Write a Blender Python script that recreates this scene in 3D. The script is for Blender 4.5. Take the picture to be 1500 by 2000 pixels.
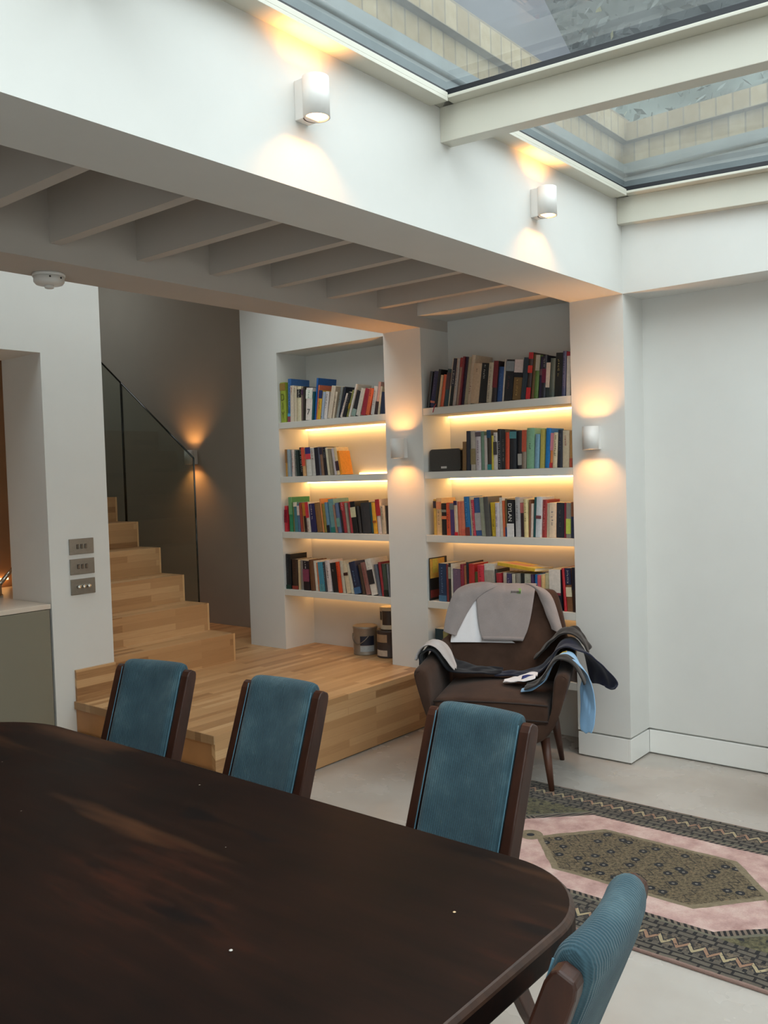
import bpy, bmesh, math, random
from mathutils import Vector, Matrix, noise

# ------------------------------------------------------------------ camera, world, light, exposure
for _o in list(bpy.data.objects):
    bpy.data.objects.remove(_o)
scene = bpy.context.scene
COL = scene.collection

cam_data = bpy.data.cameras.new('camera')
cam = bpy.data.objects.new('camera', cam_data)
COL.objects.link(cam)
cam_data.sensor_fit = 'VERTICAL'
cam_data.sensor_height = 24.0
cam_data.sensor_width = 18.0
cam_data.lens = 1738.5 / 2000 * 24.0
cam_data.clip_start = 0.05
YAW, PIT, ROL = (math.radians(a) for a in (39.369, -2.383, -1.716))
_f = Vector((-math.sin(YAW) * math.cos(PIT), math.cos(YAW) * math.cos(PIT), math.sin(PIT)))
_r = Vector((math.cos(YAW), math.sin(YAW), 0))
_u = _r.cross(_f)
_r2 = math.cos(ROL) * _r + math.sin(ROL) * _u
_u2 = -math.sin(ROL) * _r + math.cos(ROL) * _u
cam.matrix_world = Matrix(((_r2.x, _u2.x, -_f.x, 0), (_r2.y, _u2.y, -_f.y, 0), (_r2.z, _u2.z, -_f.z, 1.5), (0, 0, 0, 1)))
scene.camera = cam

SKY = 3.9            # overcast sky
LED = 18.0           # shelf strips
SCONCE = 680.0       # wall lamps
KITCHEN = 60.0
scene.view_settings.view_transform = 'Standard'
scene.view_settings.look = 'None'
scene.view_settings.exposure = 0.0
scene.view_settings.gamma = 1.0
scene.view_settings.use_curve_mapping = False

world = bpy.data.worlds.new('overcast_sky')
scene.world = world
world.use_nodes = True
_nt = world.node_tree
_nt.nodes.clear()
_out = _nt.nodes.new('ShaderNodeOutputWorld')
_bg = _nt.nodes.new('ShaderNodeBackground')
_tc = _nt.nodes.new('ShaderNodeTexCoord')
_nz = _nt.nodes.new('ShaderNodeTexNoise')
_nz.inputs['Scale'].default_value = 1.6
_cr = _nt.nodes.new('ShaderNodeValToRGB')
_cr.color_ramp.elements[0].position = 0.3
_cr.color_ramp.elements[0].color = (0.90, 0.95, 0.99, 1)
_cr.color_ramp.elements[1].position = 0.75
_cr.color_ramp.elements[1].color = (0.98, 1.0, 1.0, 1)
_nt.links.new(_tc.outputs['Generated'], _nz.inputs['Vector'])
_nt.links.new(_nz.outputs['Fac'], _cr.inputs['Fac'])
_nt.links.new(_cr.outputs['Color'], _bg.inputs['Color'])
_bg.inputs['Strength'].default_value = SKY
_nt.links.new(_bg.outputs['Background'], _out.inputs['Surface'])


def portal(name, loc, rot, sx, sy):
    l = bpy.data.lights.new(name, 'AREA')
    l.shape = 'RECTANGLE'
    l.size, l.size_y = sx, sy
    l.cycles.is_portal = True
    o = bpy.data.objects.new(name, l)
    o.location = loc
    o.rotation_euler = rot
    COL.objects.link(o)


portal('skylight_portal', (-0.09, 1.48, 2.88), (0, math.radians(3.1), 0), 3.56, 5.4)
portal('hall_rooflight_portal', (-3.85, 2.83, 3.09), (0, 0, 0), 0.86, 2.66)
portal('added_stair_rooflight_portal', (-6.9, 3.75, 3.66), (0, 0, 0), 0.9, 1.0)  # unseen rooflight added over the stairs to brighten the grey wall
portal('garden_door_portal', (1.0, -2.86, 1.15), (math.radians(-90), 0, 0), 2.6, 2.2)
scene.cycles.use_denoising = True
scene.cycles.max_bounces = 10
scene.cycles.diffuse_bounces = 4
scene.cycles.glossy_bounces = 4
scene.cycles.transparent_max_bounces = 12
scene.cycles.sample_clamp_indirect = 6.0
scene.cycles.caustics_reflective = False
scene.cycles.caustics_refractive = False

# ------------------------------------------------------------------ helpers
R = math.radians
rng = random.Random(7)


def lin(c):
    if isinstance(c, str):
        c = tuple(int(c[i:i + 2], 16) for i in (0, 2, 4))
    return tuple((v / 255 / 12.92) if v / 255 <= 0.04045 else ((v / 255 + 0.055) / 1.055) ** 2.4 for v in c[:3]) + (1.0,)


class NT:
    """thin wrapper to write node trees as expressions"""
    def __init__(self, name):
        self.m = bpy.data.materials.new(name)
        self.m.use_nodes = True
        self.t = self.m.node_tree
        self.t.nodes.clear()
        self.out = self.t.nodes.new('ShaderNodeOutputMaterial')

    def n(self, typ, **kw):
        nd = self.t.nodes.new('ShaderNode' + typ)
        for k, v in kw.items():
            setattr(nd, k, v)
        return nd

    def put(self, sock, v):
        if isinstance(v, bpy.types.NodeSocket):
            self.t.links.new(v, sock)
        else:
            sock.default_value = v

    def math(self, op, a, b=None, c=None):
        nd = self.n('Math', operation=op)
        for i, v in enumerate((a, b, c)):
            if v is not None:
                self.put(nd.inputs[i], v)
        return nd.outputs[0]

    def mix(self, fac, a, b, blend='MIX'):
        nd = self.n('Mix', data_type='RGBA', blend_type=blend)
        self.put(nd.inputs[0], fac)
        self.put(nd.inputs[6], a)
        self.put(nd.inputs[7], b)
        return nd.outputs[2]

    def coord(self, which='Object'):
        return self.n('TexCoord').outputs[which]

    def sep(self, v):
        nd = self.n('SeparateXYZ')
        self.put(nd.inputs[0], v)
        return nd.outputs

    def comb(self, x=0.0, y=0.0, z=0.0):
        nd = self.n('CombineXYZ')
        for i, v in enumerate((x, y, z)):
            self.put(nd.inputs[i], v)
        return nd.outputs[0]

    def mapping(self, v, scale=(1, 1, 1), loc=(0, 0, 0), rot=(0, 0, 0)):
        nd = self.n('Mapping')
        self.put(nd.inputs['Vector'], v)
        nd.inputs['Scale'].default_value = scale
        nd.inputs['Location'].default_value = loc
        nd.inputs['Rotation'].default_value = rot
        return nd.outputs[0]

    def noise(self, v, scale, detail=4.0, rough=0.55, out='Fac'):
        nd = self.n('TexNoise')
        self.put(nd.inputs['Vector'], v)
        nd.inputs['Scale'].default_value = scale
        nd.inputs['Detail'].default_value = detail
        nd.inputs['Roughness'].default_value = rough
        return nd.outputs[out]

    def ramp(self, fac, stops, interp='LINEAR'):
        nd = self.n('ValToRGB')
        e = nd.color_ramp.elements
        nd.color_ramp.interpolation = interp
        while len(e) < len(stops):
            e.new(0.5)
        for i, (p, c) in enumerate(stops):
            e[i].position = p
            e[i].color = c if len(c) == 4 else tuple(c) + (1,)
        self.put(nd.inputs[0], fac)
        return nd.outputs[0]

    def bump(self, h, strength=0.3, dist=0.01):
        nd = self.n('Bump')
        nd.inputs['Strength'].default_value = strength
        nd.inputs['Distance'].default_value = dist
        self.put(nd.inputs['Height'], h)
        return nd.outputs[0]

    def bsdf(self, color, rough=0.6, metal=0.0, normal=None, spec=0.5, sheen=0.0, coat=0.0):
        p = self.n('BsdfPrincipled')
        self.put(p.inputs['Base Color'], color)
        self.put(p.inputs['Roughness'], rough)
        p.inputs['Metallic'].default_value = metal
        p.inputs['Specular IOR Level'].default_value = spec
        p.inputs['Sheen Weight'].default_value = sheen
        p.inputs['Coat Weight'].default_value = coat
        if normal is not None:
            self.put(p.inputs['Normal'], normal)
        self.t.links.new(p.outputs[0], self.out.inputs[0])
        return self.m


def simple(name, c, rough=0.6, metal=0.0, var=0.08, scale=30.0, bump=0.0, spec=0.5, sheen=0.0, coat=0.0):
    k = NT(name)
    c = lin(c)
    v = k.coord()
    f = k.noise(v, scale)
    lo = tuple(x * (1 - var) for x in c[:3]) + (1,)
    hi = tuple(min(1, x * (1 + var)) for x in c[:3]) + (1,)
    col = k.ramp(f, [(0.3, lo), (0.7, hi)])
    nrm = k.bump(f, bump, 0.004) if bump else None
    return k.bsdf(col, rough, metal, nrm, spec, sheen, coat)


def emit(name, c, strength):
    k = NT(name)
    e = k.n('Emission')
    e.inputs[0].default_value = lin(c)
    e.inputs[1].default_value = strength
    k.t.links.new(e.outputs[0], k.out.inputs[0])
    k.m.cycles.emission_sampling = 'FRONT'
    return k.m


def oak(name, axis='side', tone=1.0):
    """finger-jointed staves running along Y; 'end' gives the butt ends seen on a face towards -Y"""
    k = NT(name)
    s = k.sep(k.coord())
    if axis == 'side':
        v = k.comb(s[1], k.math('ADD', s[0], s[2]), 0.0)
        bw, bh = 0.62, 0.043
    else:
        v = k.comb(k.math('ADD', s[0], 0.0), k.math('MULTIPLY', s[2], 1.0), 0.0)
        bw, bh = 0.043, 0.4
    b = k.n('TexBrick')
    b.offset = 0.37
    b.offset_frequency = 2
    b.squash = 1.0
    k.put(b.inputs['Vector'], v)
    b.inputs['Color1'].default_value = (0, 0, 0, 1)
    b.inputs['Color2'].default_value = (1, 1, 1, 1)
    b.inputs['Mortar'].default_value = (0.35, 0.35, 0.35, 1)
    b.inputs['Scale'].default_value = 1.0
    b.inputs['Mortar Size'].default_value = 0.0012
    b.inputs['Brick Width'].default_value = bw
    b.inputs['Row Height'].default_value = bh
    tint = k.n('RGBToBW')
    k.put(tint.inputs[0], b.outputs['Color'])
    grain = k.noise(k.mapping(v, (2.5, 60, 1)), 3.0, 6.0, 0.6)
    fac = k.math('ADD', k.math('MULTIPLY', tint.outputs[0], 0.62), k.math('MULTIPLY', grain, 0.38))
    t = tone
    col = k.ramp(fac, [(0.10, lin((138 * t, 96 * t, 60 * t))), (0.36, lin((181 * t, 138 * t, 94 * t))), (0.64, lin((192 * t, 149 * t, 104 * t))), (0.92, lin((212 * t, 172 * t, 126 * t)))])
    return k.bsdf(col, 0.42, 0, k.bump(grain, 0.05, 0.002))


def darkwood(name, c0, c1, c2, rough=0.35, along='X', coat=0.0):
    k = NT(name)
    v = k.coord()
    sc = {'X': (1.2, 14, 14), 'Z': (14, 14, 1.2), 'Y': (14, 1.2, 14)}[along]
    g = k.noise(k.mapping(v, sc), 2.2, 6, 0.6)
    big = k.noise(v, 2.3, 3, 0.5)
    f = k.math('ADD', k.math('MULTIPLY', g, 0.55), k.math('MULTIPLY', big, 0.45))
    col = k.ramp(f, [(0.32, lin(c0)), (0.5, lin(c1)), (0.72, lin(c2))])
    return k.bsdf(col, k.math('ADD', k.math('MULTIPLY', big, 0.16), rough - 0.08), 0, k.bump(g, 0.06, 0.002), 0.4, 0, coat)


M = {}
M['wall'] = simple('white_wall_paint', (218, 217, 213), 0.85, var=0.015, scale=6, bump=0.02)
M['trim'] = simple('white_trim_paint', (232, 231, 227), 0.45, var=0.01, scale=8)
M['grey_wall'] = simple('taupe_wall_paint', (160, 151, 140), 0.85, var=0.02, scale=4)
M['shelf'] = simple('pale_shelf_paint', (214, 210, 202), 0.6, var=0.015, scale=10)
M['gap'] = simple('shadow_gap', (60, 56, 52), 0.9)
M['oak'] = oak('oak_staves')
M['oak_plain'] = simple('oak_riser', (170, 122, 78), 0.45, var=0.10, scale=5)
M['oak_end'] = oak('oak_end_grain', 'end', 0.86)
M['oak_light'] = simple('oak_lipping', (214, 172, 122), 0.45, var=0.06, scale=20)
M['cream_steel'] = simple('cream_painted_steel', (206, 203, 190), 0.4, var=0.015, scale=5)
M['gasket'] = simple('black_gasket', (26, 28, 34), 0.5)
M['dark_edge'] = simple('dark_green_glass_edge', (20, 28, 24), 0.15)
M['steel'] = simple('brushed_steel', (150, 142, 132), 0.38, 0.85, 0.06, 60)
M['chrome'] = simple('chrome', (225, 222, 215), 0.12, 1.0, 0.01)
M['white_plastic'] = simple('white_plastic', (225, 222, 218), 0.4, var=0.01)
M['black'] = simple('black_satin', (24, 24, 25), 0.45)
M['speaker'] = simple('speaker_mesh', (66, 62, 58), 0.8, var=0.2, scale=400, bump=0.1)
M['pages'] = None
k = NT('page_block')
_s = k.sep(k.coord())
_w = k.n('TexNoise'); k.put(_w.inputs['Vector'], k.mapping(k.coord(), (900, 4, 4))); _w.inputs['Scale'].default_value = 1.0
M['pages'] = k.bsdf(k.ramp(_w.outputs['Fac'], [(0.3, lin((196, 178, 146))), (0.7, lin((232, 218, 190)))]), 0.9)

k = NT('polished_concrete')
_v = k.coord()
_a = k.noise(_v, 1.0, 4, 0.5)
_b = k.noise(_v, 4.5, 3, 0.5)
_c = k.math('ADD', k.math('MULTIPLY', _a, 0.6), k.math('MULTIPLY', _b, 0.4))
M['concrete'] = k.bsdf(k.ramp(_c, [(0.25, lin((162, 153, 144))), (0.5, lin((178, 170, 162))), (0.75, lin((190, 184, 178)))]), k.math('ADD', k.math('MULTIPLY', _b, 0.2), 0.16), 0, None, 0.5)

# table top: dark stained wood, worn streaks and specks
k = NT('table_wood')
_v = k.coord()
_g = k.noise(k.mapping(_v, (1.6, 12, 12)), 2.0, 7, 0.62)
_big = k.noise(_v, 1.7, 4, 0.55)
_f2 = k.math('ADD', k.math('MULTIPLY', _g, 0.4), k.math('MULTIPLY', _big, 0.6))
_base = k.ramp(_f2, [(0.34, lin((18, 12, 10))), (0.52, lin((33, 19, 14))), (0.70, lin((64, 31, 20)))])
_str = k.noise(k.mapping(_v, (0.5, 3.2, 1), (0.3, 0.1, 0)), 2.0, 3, 0.5)
_strk = k.ramp(_str, [(0.60, (0, 0, 0)), (0.72, (1, 1, 1))])
_base = k.mix(k.math('MULTIPLY', _strk, 0.55), _base, lin((92, 58, 36)))
_vo = k.n('TexVoronoi'); k.put(_vo.inputs['Vector'], _v); _vo.inputs['Scale'].default_value = 15.0
_sp = k.math('LESS_THAN', _vo.outputs['Distance'], 0.035)
_rnd = k.sep(_vo.outputs['Color'])
_sp = k.math('MULTIPLY', _sp, k.math('GREATER_THAN', _rnd[0], 0.72))
_base = k.mix(k.math('MULTIPLY', _sp, 0.6), _base, lin((190, 176, 160)))
_dk = k.noise(k.mapping(_v, (2.2, 5.5, 1), (1.3, 0.4, 0)), 1.9, 2, 0.4)
_dkm = k.ramp(_dk, [(0.68, (0, 0, 0)), (0.74, (1, 1, 1))])
_base = k.mix(k.math('MULTIPLY', _dkm, 0.75), _base, lin((14, 12, 13)))
M['table'] = k.bsdf(_base, k.math('ADD', k.math('MULTIPLY', _big, 0.22), 0.40), 0, k.bump(_g, 0.05, 0.002), 0.09)

M['lit_edge'] = darkwood('lit_table_edge', (40, 24, 17), (62, 39, 27), (84, 56, 40), 0.45, 'X')  # lighter brown paints in the light caught by the table's chamfer
M['shaded_white'] = simple('shaded_white_paint', (192, 184, 176), 0.85, var=0.015, scale=6)  # the walls' white paint, greyed to put the overhead shade into the colour
M['chair_wood'] = darkwood('dark_stained_beech', (30, 16, 11), (54, 29, 20), (82, 47, 31), 0.36, 'Z')
M['leg_wood'] = darkwood('armchair_leg_wood', (48, 26, 18), (74, 44, 32), (98, 62, 46), 0.4, 'Z')

# teal corduroy, ribs along local X spacing (backrests and seats)
k = NT('teal_corduroy')
_s = k.sep(k.coord())
_rib = k.math('SINE', k.math('MULTIPLY', _s[0], 2 * math.pi / 0.0062))
_ribn = k.math('ADD', k.math('MULTIPLY', _rib, 0.5), 0.5)
_cross = k.math('SINE', k.math('MULTIPLY', k.math('ADD', _s[1], _s[2]), 2 * math.pi / 0.0045))
_wear = k.noise(k.coord(), 9, 5, 0.6)
_col = k.ramp(_wear, [(0.3, lin((52, 78, 89))), (0.55, lin((68, 96, 106))), (0.8, lin((108, 134, 140)))])
_col = k.mix(k.math('MULTIPLY', _ribn, 0.5), k.mix(0.5, _col, lin((26, 42, 50))), _col)
_h = k.math('ADD', k.math('MULTIPLY', _ribn, 0.8), k.math('MULTIPLY', _cross, 0.1))
M['corduroy'] = k.bsdf(_col, 0.9, 0, k.bump(_h, 0.75, 0.0022), 0.2, 0.12)
M['teal_piping'] = simple('teal_piping', (70, 108, 124), 0.8, sheen=0.1)

k = NT('brown_velvet')
_nz = k.noise(k.coord(), 7, 5, 0.6)
M['velvet'] = k.bsdf(k.ramp(_nz, [(0.3, lin((58, 41, 33))), (0.7, lin((78, 57, 46)))]), 0.9, 0, k.bump(k.noise(k.coord(), 300, 2), 0.1, 0.001), 0.15, 0.08)
M['velvet_piping'] = simple('brown_piping', (40, 27, 22), 0.8, sheen=0.05)


def cloth(name, c, var=0.1):
    k = NT(name)
    c = lin(c)
    a = k.noise(k.coord(), 260, 3)
    b = k.noise(k.coord(), 12, 3)
    f = k.math('ADD', k.math('MULTIPLY', a, 0.5), k.math('MULTIPLY', b, 0.5))
    lo = tuple(x * (1 - var) for x in c[:3]) + (1,)
    hi = tuple(min(1, x * (1 + var)) for x in c[:3]) + (1,)
    return k.bsdf(k.ramp(f, [(0.3, lo), (0.7, hi)]), 0.95, 0, k.bump(f, 0.2, 0.002), 0.15, 0.2)


M['grey_jersey'] = cloth('grey_jersey', (150, 140, 138))
M['white_jersey'] = cloth('white_jersey', (236, 232, 234), 0.03)
M['black_jersey'] = cloth('black_jersey', (24, 25, 32))
M['navy_jersey'] = cloth('navy_jersey', (36, 38, 54))
M['charcoal_jersey'] = cloth('charcoal_jersey', (46, 43, 42))
M['blue_jersey'] = cloth('pale_blue_jersey', (146, 188, 226), 0.05)
M['pale_grey_jersey'] = cloth('pale_grey_jersey', (196, 188, 186), 0.05)
M['yellow_print'] = cloth('yellow_print', (236, 196, 60), 0.05)
M['green_label'] = cloth('green_label', (122, 156, 92), 0.3)

k = NT('yellow_stock_brick')
_s = k.sep(k.coord())
_v = k.comb(k.math('ADD', _s[0], _s[1]), k.math('SUBTRACT', _s[2], 2.985), 0.0)
_b = k.n('TexBrick')
k.put(_b.inputs['Vector'], _v)
_b.offset = 0.0
_b.inputs['Color1'].default_value = lin((158, 148, 124))
_b.inputs['Color2'].default_value = lin((136, 123, 98))
_b.inputs['Mortar'].default_value = lin((118, 111, 100))
_b.inputs['Scale'].default_value = 1.0
_b.inputs['Mortar Size'].default_value = 0.004
_b.inputs['Brick Width'].default_value = 0.075
_b.inputs['Row Height'].default_value = 0.1
M['brick'] = k.bsdf(k.mix(k.noise(k.coord(), 25), _b.outputs['Color'], lin((200, 184, 150)), 'MULTIPLY'), 0.9)
M['lead'] = simple('lead_flashing', (96, 106, 108), 0.5, 0.0, 0.12, 9)
M['slate'] = simple('roof_slate', (46, 47, 56), 0.85, 0, 0.12, 5)
M['leaf_dark'] = simple('dark_leaf', (32, 40, 39), 0.6, 0, 0.5, 3)
M['leaf_pale'] = simple('pale_leaf', (78, 90, 84), 0.6, 0, 0.35, 3)
M['leaf_gold'] = simple('yellowing_leaf', (110, 106, 70), 0.5, 0, 0.3, 3)
M['bark'] = simple('bark', (70, 60, 52), 0.9)


def glass(name, tint, ior=1.45, gloss_rough=0.0, haze=0.0, hazecol=(0.7, 0.75, 0.76, 1)):
    k = NT(name)
    t = k.n('BsdfTransparent')
    t.inputs[0].default_value = tint
    g = k.n('BsdfGlossy')
    g.inputs['Roughness'].default_value = gloss_rough
    fr = k.n('LayerWeight')
    fr.inputs[0].default_value = 0.5
    mx = k.n('MixShader')
    k.put(mx.inputs[0], k.math('ADD', 0.035, k.math('MULTIPLY', k.math('POWER', fr.outputs['Facing'], 5.0), 0.9)))
    k.t.links.new(t.outputs[0], mx.inputs[1])
    k.t.links.new(g.outputs[0], mx.inputs[2])
    last = mx.outputs[0]
    if haze:
        d = k.n('BsdfTranslucent')
        d.inputs[0].default_value = hazecol
        mh = k.n('MixShader')
        f = k.noise(k.coord(), 3.0, 5)
        k.put(mh.inputs[0], k.math('MULTIPLY', f, haze))
        k.t.links.new(last, mh.inputs[1])
        k.t.links.new(d.outputs[0], mh.inputs[2])
        last = mh.outputs[0]
    k.t.links.new(last, k.out.inputs[0])
    return k.m


M['roof_glass'] = glass('roof_glass', (0.93, 0.97, 0.97, 1), haze=0.055)
M['stair_glass'] = glass('stair_glass', (0.80, 0.83, 0.79, 1))
M['door_glass'] = glass('door_glass', (0.95, 0.98, 0.97, 1))
M['led'] = emit('warm_led', (255, 196, 118), LED)
M['led_soft'] = emit('warm_led_soft', (255, 192, 118), LED * 0.42)
M['bulb'] = emit('warm_bulb', (255, 176, 96), SCONCE)
M['splash'] = simple('copper_splashback', (158, 116, 82), 0.5, 0, 0.1, 3)
M['counter'] = simple('pale_worktop', (216, 200, 184), 0.35, 0, 0.03, 10)
M['olive_unit'] = simple('olive_grey_unit', (128, 122, 106), 0.55, 0, 0.02, 6)
M['cover'] = {}


def book_mat(c):
    if isinstance(c, str):
        c = tuple(int(c[i:i + 2], 16) for i in (0, 2, 4))
    if c not in M['cover']:
        M['cover'][c] = simple('cover_shade', c, 0.45, 0, 0.10, 70)
    return M['cover'][c]


class MB:
    """collects shapes and builds ONE mesh object"""
    def __init__(self):
        self.bm = bmesh.new()
        self.mats = []

    def mi(self, m):
        if m not in self.mats:
            self.mats.append(m)
        return self.mats.index(m)

    def poly(self, pts, faces, m):
        vs = [self.bm.verts.new(p) for p in pts]
        i = self.mi(m)
        for f in faces:
            try:
                fa = self.bm.faces.new([vs[j] for j in f])
                fa.material_index = i
            except ValueError:
                pass
        return vs

    def box(self, a, b, m):
        x0, y0, z0 = a
        x1, y1, z1 = b
        return self.poly([(x0, y0, z0), (x1, y0, z0), (x1, y1, z0), (x0, y1, z0), (x0, y0, z1), (x1, y0, z1), (x1, y1, z1), (x0, y1, z1)],
                         [(0, 3, 2, 1), (4, 5, 6, 7), (0, 1, 5, 4), (1, 2, 6, 5), (2, 3, 7, 6), (3, 0, 4, 7)], m)

    def prism(self, outline, d0, d1, m, axis='Y'):
        n = len(outline)

        def P(p, d):
            return {'Y': (p[0], d, p[1]), 'X': (d, p[0], p[1]), 'Z': (p[0], p[1], d)}[axis]
        pts = [P(p, d0) for p in outline] + [P(p, d1) for p in outline]
        fs = [tuple(range(n)), tuple(range(2 * n - 1, n - 1, -1))] + [(i, i + n, (i + 1) % n + n, (i + 1) % n) for i in range(n)]
        return self.poly(pts, fs, m)

    def lathe(self, prof, m, seg=24, center=(0, 0, 0), axis='Z', cap=True):
        rings = []
        for r, z in prof:
            ring = []
            for i in range(seg):
                a = 2 * math.pi * i / seg
                p = (r * math.cos(a), r * math.sin(a), z)
                if axis == 'X':
                    p = (p[2], p[0], p[1])
                elif axis == 'Y':
                    p = (p[0], p[2], p[1])
                ring.append(self.bm.verts.new(Vector(p) + Vector(center)))
            rings.append(ring)
        i0 = self.mi(m)
        for a, b in zip(rings, rings[1:]):
            for i in range(seg):
                f = self.bm.faces.new((a[i], a[(i + 1) % seg], b[(i + 1) % seg], b[i]))
                f.material_index = i0
                f.smooth = True
        if cap:
            for ring in (rings[0], rings[-1]):
                try:
                    f = self.bm.faces.new(ring)
                    f.material_index = i0
                except ValueError:
                    pass

    def tube(self, pts, rad, m, seg=8, square=False):
        pts = [Vector(p) for p in pts]
        rads = rad if isinstance(rad, (list, tuple)) else [rad] * len(pts)
        rings = []
        up = Vector((0, 0, 1))
        for i, p in enumerate(pts):
            t = (pts[min(i + 1, len(pts) - 1)] - pts[max(i - 1, 0)]).normalized()
            ref = up if abs(t.dot(up)) < 0.95 else Vector((1, 0, 0))
            a = t.cross(ref).normalized()
            b = t.cross(a).normalized()
            rings.append([self.bm.verts.new(p + rads[i] * (math.cos(2 * math.pi * j / seg) * a + math.sin(2 * math.pi * j / seg) * b)) for j in range(seg)])
        i0 = self.mi(m)
        for a, b in zip(rings, rings[1:]):
            for j in range(seg):
                f = self.bm.faces.new((a[j], a[(j + 1) % seg], b[(j + 1) % seg], b[j]))
                f.material_index = i0
                f.smooth = True
        for ring in (rings[0], rings[-1]):
            f = self.bm.faces.new(ring)
            f.material_index = i0

    def grid(self, rows, m, smooth=True):
        V = [[self.bm.verts.new(p) for p in r] for r in rows]
        i0 = self.mi(m)
        for a, b in zip(V, V[1:]):
            for j in range(len(a) - 1):
                f = self.bm.faces.new((a[j], a[j + 1], b[j + 1], b[j]))
                f.material_index = i0
                f.smooth = smooth
        return V

    def build(self, name, parent=None, bevel=0.0, seg=2, subsurf=0, solid=0.0, loc=None, smooth=False, offset=0.0):
        bmesh.ops.recalc_face_normals(self.bm, faces=self.bm.faces[:])
        me = bpy.data.meshes.new(name)
        self.bm.to_mesh(me)
        self.bm.free()
        for m in self.mats:
            me.materials.append(m)
        o = bpy.data.objects.new(name, me)
        COL.objects.link(o)
        if smooth:
            for p in me.polygons:
                p.use_smooth = True
        if solid:
            s = o.modifiers.new('solid', 'SOLIDIFY')
            s.thickness = solid
            s.offset = offset
        if bevel:
            b = o.modifiers.new('bevel', 'BEVEL')
            b.width = bevel
            b.segments = seg
            b.limit_method = 'ANGLE'
            b.angle_limit = R(40)
        if subsurf:
            s = o.modifiers.new('sub', 'SUBSURF')
            s.levels = s.render_levels = subsurf
        if parent is not None:
            o.parent = parent
        if loc is not None:
            o.location = loc
        return o


def tag(o, label=None, cat=None, group=None, kind=None):
    if label:
        o['label'] = label
    if cat:
        o['category'] = cat
    if group:
        o['group'] = group
    if kind:
        o['kind'] = kind
    return o


def thing(name, label, cat, loc=(0, 0, 0), rz=0.0, group=None):
    o = bpy.data.objects.new(name, None)
    o.empty_display_size = 0.1
    COL.objects.link(o)
    o.location = loc
    o.rotation_euler = (0, 0, rz)
    return tag(o, label, cat, group)


def children(o):
    return list(o.children)


def dup(root, loc=None, rz=None, label=None, name=None):
    kids = {}
    def rec(o, parent):
        c = o.copy()
        COL.objects.link(c)
        if parent is not None:
            c.parent = parent
            c.matrix_parent_inverse = o.matrix_parent_inverse.copy()
        for ch in children(o):
            rec(ch, c)
        return c
    c = rec(root, None)
    if loc is not None:
        c.location = loc
    if rz is not None:
        c.rotation_euler = (0, 0, rz)
    if label:
        c['label'] = label
    return c


def struct(name, boxes, m, bevel=0.0, parent=None):
    b = MB()
    for a, c in boxes:
        b.box(a, c, m)
    o = b.build(name, parent, bevel)
    if parent is None:
        o['kind'] = 'structure'
    return o

# ------------------------------------------------------------------ the setting
X0, Y1, Y2, YB = -1.877, 4.195, 4.425, 4.475      # opening face, alcove front, recessed end wall, alcove back
ZB = 2.358
struct('floor', [((-8.0, -2.8, -0.1), (2.6, 5.0, 0.0))], M['concrete'])
W = M['wall']
struct('wall_beam_front', [((-2.168, -2.8, ZB), (X0, 4.66, 2.86))], W)
struct('wall_beam_rear', [((-3.409, -2.8, 2.352), (-3.13, 4.475, 3.02))], M['shaded_white'])
struct('wall_pier_right', [((-2.168, Y1, 0.137), (X0, 4.66, ZB)), ((-2.15, Y1 + 0.018, 0.0), (X0 - 0.018, 4.66, 0.137))], W)
struct('wall_pier_middle', [((-3.409, Y1, 0.0), (-3.13, YB, 2.352))], W)
struct('wall_alcove_back', [((-4.683, YB, 0.0), (-2.168, 4.66, 3.6))], W)
struct('wall_alcove_left_head', [((-4.334, Y1, 2.336), (-3.409, YB, 3.02))], W)
struct('wall_alcove_right_head', [((-3.13, Y1 - 0.022, 2.417), (-2.168, YB, 2.66))], W)
struct('wall_alcove_left', [((-4.683, Y1, 0.0), (-4.334, YB, 3.6))], W)
struct('wall_end', [((X0 - 0.02, Y2, 0.137), (2.6, 4.66, 2.86)), ((X0 - 0.02, Y2 + 0.018, 0.0), (2.6, 4.66, 0.137))], W)
struct('wall_bulkhead', [((X0, Y1, ZB), (2.6, Y2, 2.80))], W)
struct('wall_stair', [((-8.0, 4.663, 0.0), (-4.683, 4.8, 3.6))], M['grey_wall'])
struct('wall_kitchen', [((-4.69, 2.471, 0.0), (-4.294, 2.83, 3.6)), ((-8.0, 2.79, 0.0), (-4.69, 2.83, 3.6)), ((-4.69, -2.8, 2.185), (-4.294, 2.471, 3.6))], W)
struct('ceiling_kitchen', [((-8.0, -2.8, 2.3), (-4.69, 2.79, 2.36))], W)
struct('wall_kitchen_back', [((-5.45, -2.8, 0.0), (-5.30, 2.79, 2.3))], M['splash'])
struct('wall_stair_far', [((-8.1, 2.5, 0.0), (-8.0, 4.8, 3.6))], M['grey_wall'])
struct('wall_right', [((2.5, -2.8, 0.0), (2.6, 4.66, 2.75))], W)
struct('wall_near', [((-8.0, -2.9, 0.0), (-0.3, -2.8, 3.6)), ((2.3, -2.9, 0.0), (2.6, -2.8, 2.75)), ((-0.3, -2.9, 2.28), (2.6, -2.8, 2.86))], W)
struct('ceiling_joists', [((-3.2, -2.8, 2.66), (-2.1, 4.66, 2.72))], M['shaded_white'])
struct('ceiling', [((1.7, -2.8, 2.62), (2.6, 4.66, 2.75)), ((X0, -2.8, 2.80), (1.7, -1.22, 2.88))], W)
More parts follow.
